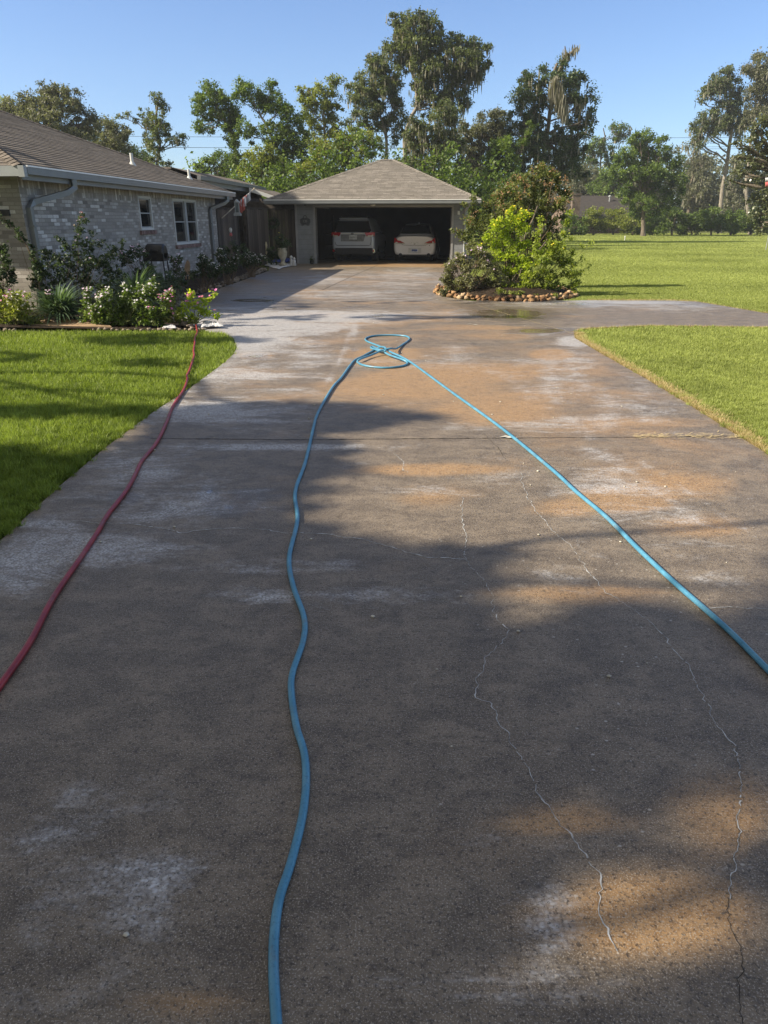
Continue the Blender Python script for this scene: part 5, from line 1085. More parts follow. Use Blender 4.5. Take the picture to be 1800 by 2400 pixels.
STONES = {}
def stone_proto(k, mat):
    key = (k, mat.name)
    if key not in STONES:
        mb = MB(); mb.ball((0, 0, 0), (1, .8, .62), 9, 6, jit=.95, seed=k); me_o = mb.build('edging_stone', mat); STONES[key] = me_o.data; bpy.data.objects.remove(me_o)
    return STONES[key]
rs = random.Random(12)
def stone(p, s, mat, label, group, name='edging_stone'):
    o = link(name, stone_proto(rs.randrange(7), mat)); o.location = p; o.rotation_euler = (rs.uniform(-.3, .3), rs.uniform(-.3, .3), rs.uniform(0, 6.3)); o.scale = (s*rs.uniform(.8, 1.25), s*rs.uniform(.8, 1.2), s*rs.uniform(.8, 1.15)); tag(o, label, 'stone', group)
for i in range(72):
    q = 2*math.pi*i/72; x = 2.85+1.63*math.cos(q); y = 17.72+1.97*math.sin(q)
    stone((x+rs.uniform(-.03, .03), y+rs.uniform(-.06, .06), .02), rs.uniform(.04, .085), M[rs.choice(['stone', 'stone', 'stone3', 'stone4'])], 'rounded tan stone in the low ring around the island bed', 'tan stones ringing the island bed')
    if math.sin(q) < .35: stone((x*1+rs.uniform(-.03, .03)-math.cos(q)*.04, y-math.sin(q)*.05, .085+rs.uniform(-.03, .03)), rs.uniform(.035, .075), M[rs.choice(['stone', 'stone', 'stone3', 'stone4'])], 'rounded tan stone in the low ring around the island bed', 'tan stones ringing the island bed')
x = -2.85
while x > -7.2:
    if not (-5.75 < x < -4.65): stone((x, 11.42+rs.uniform(-.03, .04)+.05*(x > -3), .01), rs.uniform(.028, .05), M['stone2'], 'small dark stone edging the front of the flower bed beside the lawn', 'small stones along the front of the flower bed')
    x -= rs.uniform(.07, .12)
for px, s in ((112,.05),(122,.04),(133,.06),(141,.04),(150,.045),(158,.09),(171,.05),(180,.05),(189,.06),(198,.05),(212,.05),(221,.045),(232,.05)):
    p = G(px, 754, .05); stone(p, s, M['stone'] if s < .055 or s > .08 else M['stone2'], 'rounded river stone behind the flat paving slab in the flower bed' if s < .085 else 'largest cream river stone behind the flat paving slab', 'river stones behind the slab', 'river_stone')
for y in np.arange(11.6, 26.5, .2):
    x = float(curve(LE, y))
    for k in range(2):
        stone((x-.10-.13*k+rs.uniform(-.04, .04), y+rs.uniform(-.08, .08), .02+.02*k), rs.uniform(.035, .065), M['stone2'], 'rough brown stone edging the house bed along the driveway', 'rough stones along the driveway side of the bed')
mb = MB(); q = [G(72, 765, .03), G(262, 767, .03), G(225, 753, .03), G(100, 752, .03)]; mb.prism([p-Z*.03 for p in q], Z*.05); tag(mb.build('paving_slab', M['flag'], origin=(-5.2, 11.5, 0), bevel=.008), 'flat reddish stone slab lying at the front edge of the flower bed', 'slab')

# ------------------------------------------------------------ plants
def flowers(name, C, size, mat, parent, seed, tilt=.6):
    r = np.random.default_rng(seed); n = len(C); nrm = r.standard_normal((n, 3))*tilt; nrm[:, 2] = 1; nrm[:, 1] -= .5; nrm /= np.linalg.norm(nrm, axis=1)[:, None]
    t = np.cross(nrm, np.array([[1., .1, .2]])); t /= np.linalg.norm(t, axis=1)[:, None]; b = np.cross(nrm, t); s = size*r.uniform(.7, 1.2, n)
    K = 10; V = []
    for k in range(K):
        a = 2*np.pi*k/K; rr = (1.0 if k % 2 == 0 else .5); V.append(C+(t*math.cos(a)+b*math.sin(a))*(s*rr/2)[:, None])
    return fast_mesh(name, np.stack(V, 1).reshape(-1, 3), K, mat, parent, tint=np.clip(r.normal(.6, .25, n), 0, 1))
def plant(name, label, Y, base, blobs, leaf, lp=3.5, cov=2.0, sub=8, fl=None, nstem=22, seed=1, stem=None, cat='plant', group=None, asp=1.9, flat=.9, shell=.15, stemr=.5, z0=.05, depth=.9):
    """fl: list of (material, count, size px, part name)"""
    r = np.random.default_rng(seed*3+1); m = MPP(Y); cov = cov*1.55; b0 = at(base[0], base[1], Y); b0.z = z0; e = empty(name, b0, label, cat, group); P = []; T = []; S = []
    for bl in blobs:
        cx, cy, rx = bl[:3]; ry = bl[3] if len(bl) > 3 else rx*.8; dY = bl[4] if len(bl) > 4 else r.uniform(-.6, .6)*rx*m
        c = np.array(at(cx, cy, Y+dY)); a = math.pi*rx*ry; p, t, s_ = clumpy(c, np.array([rx*m, rx*m*depth, ry*m]), int(a/(lp*lp*.8)*cov)+6, max(3, int(a/(sub*sub*1.8))), sub*m, r, shell, flat)
        P.append(p); T.append(t); S.append(s_)
    P = np.vstack(P); T = np.concatenate(T); ok = P[:, 2] > .03; P, T = P[ok], T[ok]; S = np.vstack(S)
    fast_mesh('foliage', leaf_cards(P, lp*m, seed, asp=asp), 4, leaf, e, tint=T)
    mb = MB()
    for i in range(nstem):
        s_ = S[r.integers(0, len(S))]; bb = b0+Vector((r.normal(0, 1)*m*6, r.normal(0, 1)*m*6, 0)); limb(mb, bb, s_, m*stemr*1.5, m*stemr*.6, i+seed, 5, .12, 4)
    mb.build('stems', stem or M['stem'], e)
    for k, (mt, n, sz, nm) in enumerate(fl or []):
        out = P-P.mean(0); sc_ = out[:, 2]/(np.abs(out[:, 2]).max()+1e-6)-out[:, 1]/(np.abs(out[:, 1]).max()+1e-6)*.8+r.normal(0, .35, len(P)); i = np.argsort(-sc_)[:max(n*4, n)]; i = r.choice(i, min(n, len(i)), replace=False)
        flowers(nm, P[i]+np.array([0, -.6*sz*m, sz*m*.7]), sz*m, mt, e, seed+k)
    return e
def straps(name, label, Y, base, n, L, wd, mat, seed, cat='plant', spread=1.0, up=.9):
    r = np.random.default_rng(seed); m = MPP(Y); b0 = at(base[0], base[1], Y); b0.z = .05; e = empty(name, b0, label, cat); K = 6; out = []; tn = []
    a = r.uniform(0, 2*np.pi, n); el = r.uniform(.35, 1.45, n); LL = L*m*r.uniform(.65, 1.1, n)
    for i in range(n):
        d = np.array([math.cos(a[i]), math.sin(a[i]), 0]); side = np.array([-d[1], d[0], 0]); p = np.array(b0)+d*r.uniform(0, 6)*m; th = el[i]; pts = []
        for k in range(K+1): pts.append(p.copy()); p = p+(d*math.cos(th)*spread+np.array([0, 0, math.sin(th)*up]))*LL[i]/K; th -= (.11+.12*r.uniform())*(k+1)*.45
        for k in range(K):
            w1 = wd*m*(1-(k/K)**2)*.5+.002; w2 = wd*m*(1-((k+1)/K)**2)*.5+.001; out += [pts[k]-side*w1, pts[k]+side*w1, pts[k+1]+side*w2, pts[k+1]-side*w2]; 
        tn += [np.clip(.5+.3*r.standard_normal(), 0, 1)]*K
    fast_mesh('leaves', np.array(out), 4, mat, e, tint=np.array(tn)); return e
plant('flower_bush', 'yellow-green bush with white and magenta flowers at the far left front of the bed', 11.8, (30, 768), [(10,755,40,12),(55,757,32,10),(20,725,48,30),(60,735,40,26),(-10,715,40,30),(80,748,24,14),(40,700,36,18)], M['yel'], 4.2, 2.0, 8, [(M['white_f'], 60, 6, 'white_flowers'), (M['pink_f'], 14, 7, 'pink_flowers')], 30, 1)
straps('agapanthus', 'strappy grey-green clump at the front of the bed above the flat slab', 12.35, (140, 738), 420, 118, 5.0, M['strap'], 2)
plant('petunia', 'low dark plant with small violet flowers in front of the first strappy clump', 12.0, (152, 745), [(150,722,26,18),(140,735,20,10),(118,690,20,14)], M['shadeleaf'], 4, 1.4, 7, [(M['lilac_f'], 14, 6, 'violet_flowers')], 14, 3)
plant('white_vinca', 'mound of white vinca at the right of the slab, leftmost of the white-flowered mounds', 11.8, (235, 768), [(215,742,26,22),(245,757,26,9),(205,690,14,18),(225,728,30,26),(205,715,16,22),(250,740,30,20),(240,700,24,20)], M['green'], 4.0, 1.9, 8, [(M['white_f'], 85, 6, 'white_flowers'), (M['lilac_f'], 20, 6.5, 'pale_flowers')], 30, 4)
plant('white_vinca', 'tallest mound of white vinca, in the middle beside the pink flowers', 11.85, (300, 768), [(275,755,30,10),(315,757,30,10),(250,690,16,20),(345,740,26,22),(360,668,14,16),(290,718,36,28),(320,700,36,26),(285,745,32,18),(345,685,26,20),(300,680,24,16)], M['green'], 4.0, 1.9, 8, [(M['white_f'], 120, 6, 'white_flowers')], 34, 5)
plant('white_vinca', 'mixed mound of white and violet vinca next to the pink plant over the red hose', 11.75, (365, 768), [(345,757,26,9),(375,758,26,8),(398,690,16,14),(355,725,30,26),(375,735,26,20),(360,750,28,14),(385,700,22,20)], M['green'], 4.0, 1.8, 8, [(M['white_f'], 34, 6, 'white_flowers'), (M['pink_f'], 34, 6.5, 'pink_flowers')], 30, 6)
plant('pink_vinca', 'leggy yellow-green plant with pink flowers standing over the end of the red hose', 11.85, (458, 766),
      [(447,690,8,16),(447,712,10,14),(430,730,16,18),(465,720,14,14),(475,706,10,12),(492,700,8,10),(500,690,5,6),(480,735,22,12),(455,745,24,14),(505,740,10,8),(425,748,14,10)], M['lime'], 4.4, 2.0, 6, [(M['pink_f'], 26, 9, 'pink_flowers')], 26, 7)
plant('pink_vinca', 'pink vinca with one red bloom between the white mounds and the leggy plant', 11.9, (408, 764), [(402,715,14,18),(395,735,20,18),(412,745,18,14),(405,700,8,10)], M['yel'], 4.2, 1.8, 7, [(M['pink_f'], 26, 8.5, 'pink_flowers'), (M['red_f'], 2, 16, 'red_flower')], 24, 8)
straps('agapanthus', 'strappy green clump in the middle of the bed behind the white vinca', 13.6, (318, 690), 520, 150, 4.4, M['strap'], 9)
straps('agapanthus', 'strappy clump close to the grill below the double window', 16.6, (378, 652), 280, 74, 3.6, M['strap'], 10)
plant('rose_bush', 'large loose shrub against the brick wall with a tall central stem', 12.95, (165, 700),
      [(192,505,7,16),(188,535,10,18),(196,520,12,8),(182,565,10,18),(176,592,12,18),(150,570,10,12),(140,560,6,8),(160,580,12,8),(215,545,8,8),(205,585,26,22),(232,570,14,12),(180,620,34,28),(140,610,28,24),(110,600,22,20),(225,620,34,28),(255,600,24,20),(275,580,14,8),(288,568,8,6),(265,640,34,26),(200,660,46,28),(140,650,40,28),(100,640,24,24),(245,668,34,18)],
      M['shadeleaf'], 4.0, 1.25, 7, [(M['lilac_f'], 20, 6, 'pale_flowers'), (M['red_f'], 2, 12, 'red_flower')], 40, 11, M['stemb'], 'shrub')
plant('rose_bush', 'arching shrub by the near house corner with one long branch bent to the left edge', 12.75, (98, 700),
      [(2,508,8,8),(14,518,9,7),(28,526,9,8),(40,540,9,9),(48,554,8,8),(58,566,8,8),(70,580,9,9),(78,596,12,12),(88,616,16,16),(92,640,20,20),(85,665,22,18),(110,680,24,16)], M['shadeleaf'], 4.0, 1.7, 6, None, 16, 12, M['stemb'], 'shrub')
br = MB(); br.tube([at(95,690,12.75), at(85,620,12.75), at(62,575,12.75), at(35,535,12.75), at(-5,505,12.75)], [.02, .016, .012, .009, .005], 5)
br.build('branch', M['stemb'], [o for o in COL.objects if o.name == 'rose_bush.001'][0])
plant('dark_shrub', 'dark leafy shrub cut by the left edge of the view beside the lit brick patch', 12.7, (8, 705), [(8,585,14,16),(16,610,16,16),(5,640,22,24),(25,655,14,16),(0,680,26,18),(28,635,12,10)], M['shadeleaf'], 4.4, 2.2, 7, None, 20, 13, M['stemb'], 'shrub')
plant('purple_sage', 'dark low shrub with violet flowers under the small window', 14.8, (370, 680), [(300,605,26,22),(325,590,18,18),(365,655,26,20),(400,650,24,18),(412,672,18,14),(345,630,24,18),(385,680,20,10),(330,650,24,20)], M['shadeleaf'], 3.8, 1.5, 7, [(M['lilac_f'], 42, 6, 'violet_flowers')], 30, 14, M['stemb'], 'shrub')
plant('purple_sage', 'dark bush with violet flowers by the tan wooden ornament', 15.4, (415, 672), [(420,640,14,22),(405,620,14,16),(430,660,10,14),(418,605,10,12)], M['shadeleaf'], 3.6, 1.6, 6, [(M['lilac_f'], 16, 5, 'violet_flowers')], 16, 15, M['stemb'], 'shrub')
plant('pentas_bush', 'dark bush with small white flowers under the double window, first past the ornament', 17.4, (480, 655), [(465,630,18,18),(490,620,22,20),(475,605,14,12),(510,630,20,18),(495,645,22,12),(455,648,12,10)], M['shadeleaf'], 3.6, 1.8, 7, [(M['white_f'], 30, 4.6, 'white_flowers')], 24, 16, M['stemb'], 'shrub')
plant('pentas_bush', 'dark bush thick with white flowers by the far downspout of the house', 19.5, (535, 640), [(525,612,18,18),(545,622,20,14),(555,608,14,12),(515,600,12,14),(540,632,18,8)], M['shadeleaf'], 3.4, 1.8, 7, [(M['white_f'], 44, 4.2, 'white_flowers')], 22, 17, M['stemb'], 'shrub')
plant('white_pentas', 'bluish bush covered with white flowers in front of the open gate', 22.0, (588, 630), [(572,608,14,12),(588,604,16,14),(600,612,14,10),(610,604,12,10),(580,618,16,7)], M['shadeleaf'], 3.2, 1.9, 6, [(M['white_f'], 80, 3.8, 'white_flowers')], 22, 18, M['stemb'], 'shrub')
plant('climbing_vine', 'tall dark shrub growing against the end of the house wall before the gate', 23.5, (545, 625), [(520,585,12,14),(535,590,12,16),(556,585,12,12),(568,575,8,12),(575,590,10,10),(548,572,6,8)], M['shadeleaf'], 3.2, 1.4, 6, None, 16, 19, M['stemb'], 'shrub')
# island
e = plant('crape_myrtle', 'big round crape myrtle with rusty seed tips behind the yellow-flowered bush', 18.9, (1205, 640),
      [(1270,395,16,16),(1250,415,22,20),(1290,410,18,18),(1215,425,22,18),(1240,445,28,22),(1285,445,26,22),(1310,425,14,20),(1325,455,18,18),(1190,445,22,20),(1215,470,30,24),(1265,480,34,26),(1310,485,24,24),(1165,465,20,18),(1180,500,30,24),(1225,510,34,26),(1280,520,34,26),(1320,515,16,18),(1140,490,18,18),(1115,500,14,14),(1150,520,26,22),(1120,530,18,18),(1100,515,10,14),(1098,545,12,16),(1075,540,8,8),(1085,560,12,10),(1110,570,24,16),(1060,540,6,4),(1150,560,26,22),(1200,560,34,26),(1260,570,34,30),(1300,560,20,22),(1085,480,8,10),(1112,468,8,12)],
      M['crape'], 3.3, 2.1, 8, None, 60, 21, M['stemb'], 'shrub', stemr=.8)
rg = np.random.default_rng(5); Y_ = 18.7; pts = []
for cx, cy, rx, ry in ((1270,388,16,12),(1295,400,14,12),(1250,400,14,12),(1215,415,20,12),(1320,420,12,16),(1335,445,10,14),(1190,432,18,12),(1165,455,16,12),(1140,480,14,10),(1285,430,24,16),(1240,430,20,14),(1180,480,26,12),(1215,455,26,16),(1115,500,12,10),(1100,520,10,12),(1330,480,10,16),(1300,465,20,16),(1070,540,8,6)):
    for i in range(int(rx*ry*.17)): pts.append(at(cx+rg.normal(0, .5)*rx, cy+rg.normal(0, .5)*ry, Y_+rg.uniform(-1.1, .8)))
fast_mesh('seed_heads', leaf_cards(np.array(pts), .03, 4, asp=1.6), 4, M['crapetip'], e, tint=rg.uniform(0, 1, len(pts)))
mb = MB()
for i in range(9):
    q = at(1205+rg.normal(0, 12), 640, 18.9+rg.normal(0, .15)); q.z = .15; limb(mb, q, at(1150+i*20+rg.normal(0, 8), 480+rg.uniform(-30, 60), 18.9+rg.normal(0, .4)), .035, .012, i, 6, .08, 6)
mb.build('trunks', M['bark'], e)
plant('esperanza', 'bright yellow-green bush with yellow flowers in the middle of the island bed', 17.3, (1185, 685),
      [(1195,495,12,12),(1220,505,16,12),(1235,500,10,8),(1200,520,24,16),(1165,525,20,14),(1180,545,30,18),(1225,535,22,18),(1140,560,16,14),(1165,570,28,18),(1120,580,14,10),(1215,575,30,22),(1180,600,26,18),(1225,615,30,22),(1195,635,30,18),(1240,650,26,18),(1255,590,16,20),(1130,600,16,10)],
      M['lime'], 3.3, 2.5, 8, [(M['yellow_f'], 80, 6, 'yellow_flowers')], 50, 22, cat='shrub')
plant('lantana', 'sprawling lime shrub with long shoots on the right side of the island bed', 17.0, (1245, 690),
      [(1335,688,22,9),(1290,696,26,8),(1300,575,26,18),(1320,610,26,18),(1285,600,26,22),(1345,640,18,14),(1350,665,14,10),(1262,545,8,12),(1268,520,6,14),(1258,570,10,14),(1285,555,6,10),(1340,560,5,8),(1330,520,5,14),(1322,545,7,12),(1335,500,4,10),(1290,590,14,14),(1315,585,8,10),(1270,610,26,18),(1310,610,18,12),(1345,590,6,8),(1365,575,4,6),(1385,570,4,5),(1250,640,34,20),(1290,645,28,18),(1330,640,16,14),(1345,620,8,10),(1365,610,5,8),(1380,625,4,6),(1360,640,8,6),(1235,670,40,14),(1290,672,34,12),(1340,665,18,10),(1200,675,30,12)],
      M['lantana'], 3.2, 2.1, 7, [(M['yellow_f'], 10, 5, 'yellow_flowers'), (M['red_f'], 2, 6, 'orange_flower')], 60, 23, cat='shrub')
plant('gaura', 'wispy grey-green bush with pale pink flowers on the left side of the island bed', 16.9, (1100, 685),
      [(1042,685,16,10),(1075,697,22,8),(1110,700,22,7),(1050,630,16,14),(1045,655,14,12),(1060,685,20,10),(1120,690,30,8),(1078,600,16,14),(1110,590,20,14),(1130,610,24,16),(1062,620,14,14),(1090,625,30,18),(1145,635,26,20),(1055,648,14,14),(1085,655,30,16),(1125,660,34,16),(1160,660,24,14),(1060,672,20,10),(1100,680,34,8),(1150,680,24,8),(1048,665,8,8)],
      M['greyleaf'], 2.6, 1.7, 8, [(M['lilac_f'], 40, 6.0, 'pink_flowers')], 130, 24, cat='shrub', asp=3.5, stem=M['stemb'], stemr=.45)
plant('creeping_plant', 'low dark green plant at the front middle of the island bed over the stones', 16.2, (1195, 700), [(1190,690,22,8),(1215,688,20,7),(1170,685,16,6),(1250,695,16,7),(1300,693,14,6)], M['yel'], 3.4, 1.5, 6, None, 16, 25, stem=M['stemb'])

# ------------------------------------------------------------ hoses
def smooth_path(pts, step=.02):
    P = [Vector(p) for p in pts]; out = []
    for i in range(len(P)-1):
        a, b, c, d = P[max(i-1, 0)], P[i], P[i+1], P[min(i+2, len(P)-1)]; n = max(2, int((c-b).length/step))
        for k in range(n):
            t = k/n; t2, t3 = t*t, t*t*t; out.append(.5*((2*b)+(c-a)*t+(2*a-5*b+4*c-d)*t2+(3*b-a-3*c+d)*t3))
    out.append(P[-1]); return out
def hose(name, label, pts, r, mat):
    path = smooth_path(pts); mb = MB(); mb.tube(path, r, 10); return tag(mb.build(name, mat, origin=(path[0].x, path[0].y, 0)), label, 'hose', 'garden hoses lying on the driveway')
def hose_mat(name, c1, c2):
    m, t, out = newmat(name); k = N(t); v = k.pos(); c = k.mix(k.ramp(k.noise(v, 9, 4), .35, .7), c1, c2); c = k.mix(k.ramp(k.noise(v, 120, 3), .5, .7, 0, .5), c, tuple(x*.5 for x in c1)); c = k.mix(k.ramp(k.noise(v, 5, 5, .7), .52, .72, 0, .5), c, (.16, .14, .11))
    b = k.bsdf(c, .36, .5, k.bump(k.noise(v, 200, 2), .15, .002)); k.l(b.outputs[0], out.inputs[0]); return m
hb = hose_mat('blue_hose_rubber', (.06, .22, .35), (.10, .29, .43)); hr = hose_mat('red_hose_rubber', (.22, .012, .016), (.32, .028, .028))
RB = .0125
A1 = [(700,4200),(672,2900),(655,2520),(648,2400),(641,2270),(644,2177),(656,2101),(681,2025),(708,1917),(717,1836),(713,1765),(694,1700),(683,1624),(686,1575),(711,1499),(712,1445),(686,1369),(678,1304),(697,1217),(692,1152),(716,1081),(735,1000),(742,975),(757,945),(782,905)]
A2 = [(0,1040),(150,830),(260,700),(420,620),(560,545),(690,470)]
A3 = [(790,440,2),(860,462,3),(850,520,2),(740,515,1),(620,478,0),(572,455,0),(610,436,0),(700,478,1),(800,520,1),(920,590,1),(1060,640,1),(1200,690,1),(1285,745,0),(1240,795,0),(1060,832,0),(820,845,0),(560,822,0),(390,782,0),(312,732,0),(345,690,1),(440,648,1),(600,590,1),(760,520,2),(880,480,3),(980,470,3),(1070,470,1),(1200,390,0),(1310,310,0),(1318,262,0),(1240,228,0),(1050,212,0),(850,212,0),(660,222,0),(520,250,0),(468,290,0),(500,330,0),(620,380,0),(740,425,0),(860,480,1),(980,550,2),(1120,610,2),(1280,695,1),(1440,800,0),(1659,960,0)]
A4 = [(1060,920),(1171,1000),(1290.6,1097.6),(1350,1152),(1421,1211.6),(1497,1287.5),(1578,1363),(1659.5,1434),(1714,1483),(1768,1537),(1800,1570),(1860,1632)]
zz_ = 200/1659
pts = [G(a, b, RB) for a, b in A1]+[G(800+a*zz_, 760+b*zz_, RB) for a, b in A2]+[G(800+a*zz_, 760+b*zz_, RB+.021*k) for a, b, k in A3]+[G(a, b, RB) for a, b in A4]
hose('blue_hose', 'light blue garden hose running up the driveway, looped in a figure of eight and back', pts, RB, hb)
RD = [(-900,3300),(-330,2080),(-60,1690),(0,1607),(70.5,1504.5),(125,1401),(194,1300),(228,1248.6),(253,1206),(295,1151.5),(316.5,1113.6),(333,1080),(367,1037.6),(390,991),(405,953),(430,915)]
RG = [(439,890),(438,880),(443,871),(450.5,849),(455,833),(454,821),(456.5,804),(456.5,792),(462.5,779),(460.7,768),(459,758)]
pts = [G(a, b, .013) for a, b in RD]+[G(a, b, .035) for a, b in RG]+[G(458, 748, .10)]
hose('red_hose', 'dark red garden hose lying along the left lawn edge and over the grass', pts, .0135, hr)

# ------------------------------------------------------------ ornaments and odds by the house
def cloth(name, label, px, mat, z=.04, seed=1, cat='cloth', amp=.03):
    q = [G(a, b, z) for a, b in px]; c = sum(q, Vector())/len(q); mb = MB(); K = 10; n = len(q)*10
    ring = []
    for i in range(n): a = q[i//10]; b = q[(i//10+1) % len(q)]; p_ = a.lerp(b, (i % 10)/10); ring.append(p_+(p_-c)*.22*mnoise.noise(Vector((i*.5, seed, 0))))
    vs = []
    for k in range(K): 
        t = 1-k/K
        for i, p in enumerate(ring): v = c+(p-c)*t; v.z = z+amp*(.5+mnoise.noise(Vector((v.x*9, v.y*9, seed)))+1.1*abs(mnoise.noise(Vector((v.x*31, v.y*31, seed)))))*(1 if k else .4); vs.append(v)
    vs.append(c+Z*amp*.5); fs = [(k*n+i, k*n+(i+1) % n, (k+1)*n+(i+1) % n, (k+1)*n+i) for k in range(K-1) for i in range(n)]+[((K-1)*n+i, (K-1)*n+(i+1) % n, len(vs)-1) for i in range(n)]
    mb.add(vs, fs, 0, True); o = mb.build(name, mat, origin=c); sm = o.modifiers.new('s', 'SOLIDIFY'); sm.thickness = .008; return tag(o, label, cat)
wc = simple('white_cloth', (.46, .47, .50), .8, .2, .1, 12, .2); bt = simple('blue_tarp', (.03, .06, .26), .5, .3, .3, 8, .3)
cloth('plastic_sheet', 'crumpled white sheet lying on the bed between the vinca and the red hose', [(380,769),(414,770),(410,763),(388,761)], wc, .03, 2, 'sheet', .02)
cloth('plastic_sheet', 'crumpled white sheet at the bed corner just right of the red hose', [(472,768),(500,766),(526,766),(508,759),(492,755),(476,758)], wc, .03, 3, 'sheet', .035)
cloth('white_mat', 'white mat on the concrete in front of the urn', [(620,622),(650,631),(690,621),(672,615),(630,616)], wc, .02, 4, 'mat')
cloth('blue_tarp', 'dark blue tarp bunched behind the white mat at the foot of the fence', [(636,616),(694,617),(692,606),(650,605)], bt, .05, 5, 'tarp', .16)
Yu = 28.0; m_ = MPP(Yu); uc = at(663, 612, Yu); uc.z = .05
ur = simple('urn_cement', (.40, .36, .27), .85, .2, .2, 8, .3); e = empty('urn_planter', uc, 'cream cement urn planter on a footed base standing on the white mat', 'planter')
mb = MB(); mb.lathe(uc, [(.14, 0), (.15, .05), (.08, .09), (.07, .17), (.11, .22), (.17, .34), (.175, .48), (.15, .56), (.17, .60), (.14, .60)], 18); mb.build('urn', ur, e)
plant('urn_plant', 'dark leafy plant growing out of the cream urn', Yu, (663, 580), [(663,572,14,12),(650,565,10,12),(676,572,10,10),(662,556,6,8)], M['shadeleaf'], 3.0, 1.8, 5, [(M['yellow_f'], 3, 4, 'yellow_flowers')], 10, 31, z0=.6)
plant('potted_fern', 'dark fern in shade left of the cream urn', Yu+.4, (642, 612), [(640,590,12,14),(648,600,10,12),(632,602,8,12)], M['shadeleaf'], 3.0, 1.8, 5, None, 10, 32)
def figurine(px, py, h, label, mat, Y=28.1):
    c = at(px, py, Y); c.z = .03; e = empty('figurine', c, label, 'figurine'); mb = MB(); mb.lathe(c, [(.07, 0), (.075, .03*h*3), (.055, .35*h), (.06, .55*h), (.035, .68*h), (.02, .72*h)], 12); mb.build('body', mat, e)
    mb = MB(); mb.ball(c+Z*.80*h, .055*h/.33, 10, 8); mb.tube([c+Z*.86*h, c+Z*h], [.05, .008], 8); mb.build('head', mat, e)
fm = simple('figurine_white', (.50, .49, .47), .6, .3, .15, 10, 0)
figurine(683, 618, .36, 'small white garden figurine right of the urn, the left one of the pair', fm); figurine(690, 619, .30, 'small white garden figurine nearest the garage pier', fm)
mb = MB(); c = at(626, 612, 28.6); c.z = 0; mb.tube([c, c+Z*.55], .012, 6); mb.tube([c+Z*.42, c+Z*.72], .035, 10); mb.lathe(c+Z*.72, [(.05, 0), (.03, .06), (.012, .13)], 10)
tag(mb.build('garden_torch', simple('torch_cream', (.55, .48, .30), .5), origin=c), 'slim cream and yellow garden torch on a stick in front of the fence', 'torch')
wr = empty('wreath', at(640, 523, 30.1), 'dark leafy wreath hanging on the fence panel', 'wreath'); P = []
for q in np.linspace(0, 2*math.pi, 60): P += [at(640+12*math.cos(q)+random.gauss(0, 2), 523+10*math.sin(q)+random.gauss(0, 2), 30.05+random.uniform(-.06, .04)) for _ in range(5)]
fast_mesh('leaves', leaf_cards(np.array(P), .06, 5), 4, M['shadeleaf'], wr, tint=np.random.default_rng(1).uniform(0, .7, len(P)))
mb = MB()
for s in (1, -1): mb.tube([at(633+s*1+4*math.cos(q)*s*(1-q/14), 546+7*math.sin(q)*(1-q/14), 30.05) for q in np.linspace(0, 9, 30)], .012, 5)
tag(mb.build('scroll_ornament', simple('wrought_iron', (.03, .03, .03), .6), origin=at(633, 546, 30.1)), 'wrought iron scroll ornament on the fence below the wreath', 'ornament')
# lantern, feeder and flag at the end of the house
iron = simple('iron_dark', (.02, .02, .02), .6)
c = at(557, 503, 24.8); ln = empty('lantern', c, 'grey hanging bird feeder lantern by the end of the house gutter', 'lantern')
mb = MB(); mb.box(c+Z*.0, (.22, .18, .07)); mb.box(c+Z*.05, (.17, .14, .03)); mb.box(c+Z*.36, (.15, .12, .03)); mb.lathe(c+Z*.375, [(.09, 0), (.02, .08)], 8)
for sx in (-1, 1):
    for sy in (-1, 1): mb.box(c+Vector((sx*.06, sy*.05, .2)), (.015, .015, .3))
mb.build('frame', M['trim'], ln); mb = MB(); mb.box(c+Z*.2, (.10, .08, .27)); mb.build('glass', simple('lantern_glass', (.12, .15, .16), .15, .7), ln); mb = MB(); mb.tube([c+Z*.45, c+Z*.62], .006, 5); mb.tube([c-Z*.04, Vector((c.x, c.y, 0.05))], .018, 6); mb.build('pole', iron, ln)
p0 = at(520, 511, 24.7); p1 = at(596, 442, 26.2); fl = empty('flag', p0, 'furled red and white flag on a slanting pole at the end of the brick house', 'flag')
mb = MB(); mb.tube([p0, p1], .016, 8); mb.ball(p1, .03); mb.build('pole', simple('pole_tan', (.42, .36, .28), .5), fl)
def fur(m0, t0, t1, drop, ph): 
    mbb = MB(); n = 14; top = []; bot = []
    for i in range(n+1):
        t = t0+(t1-t0)*i/n; p = p0.lerp(p1, t); w_ = math.sin(i/n*math.pi)**.6; top.append(p+Z*.02+Vector((0, -.02+.03*math.sin(i*1.9+ph), 0))); bot.append(p-Z*drop*w_+Vector((.04*math.sin(i*1.3+ph), -.05+.05*math.sin(i*2.3+ph), 0)))
    for i in range(n): mbb.add([top[i], top[i+1], bot[i+1], bot[i]], [(0, 1, 2, 3)], m0, True)
    return mbb
o = fur(0, .52, .92, .27, 0).build('white_cloth', wc, fl); sm = o.modifiers.new('s', 'SOLIDIFY'); sm.thickness = .01
o = fur(0, .46, .74, .38, 1.5).build('red_cloth', simple('flag_red', (.42, .10, .08), .8, .2, .25, 30), fl); sm = o.modifiers.new('s', 'SOLIDIFY'); sm.thickness = .01
c = at(541, 548, 24.2); hf = empty('feeder', c, 'small red and white hummingbird feeder on a leaning rod in front of the gate', 'feeder')
mb = MB(); mb.lathe(c-Z*.07, [(.035, 0), (.055, .03), (.04, .07), (.03, .10)], 10); mb.build('base', simple('feeder_red', (.40, .08, .08), .5), hf)
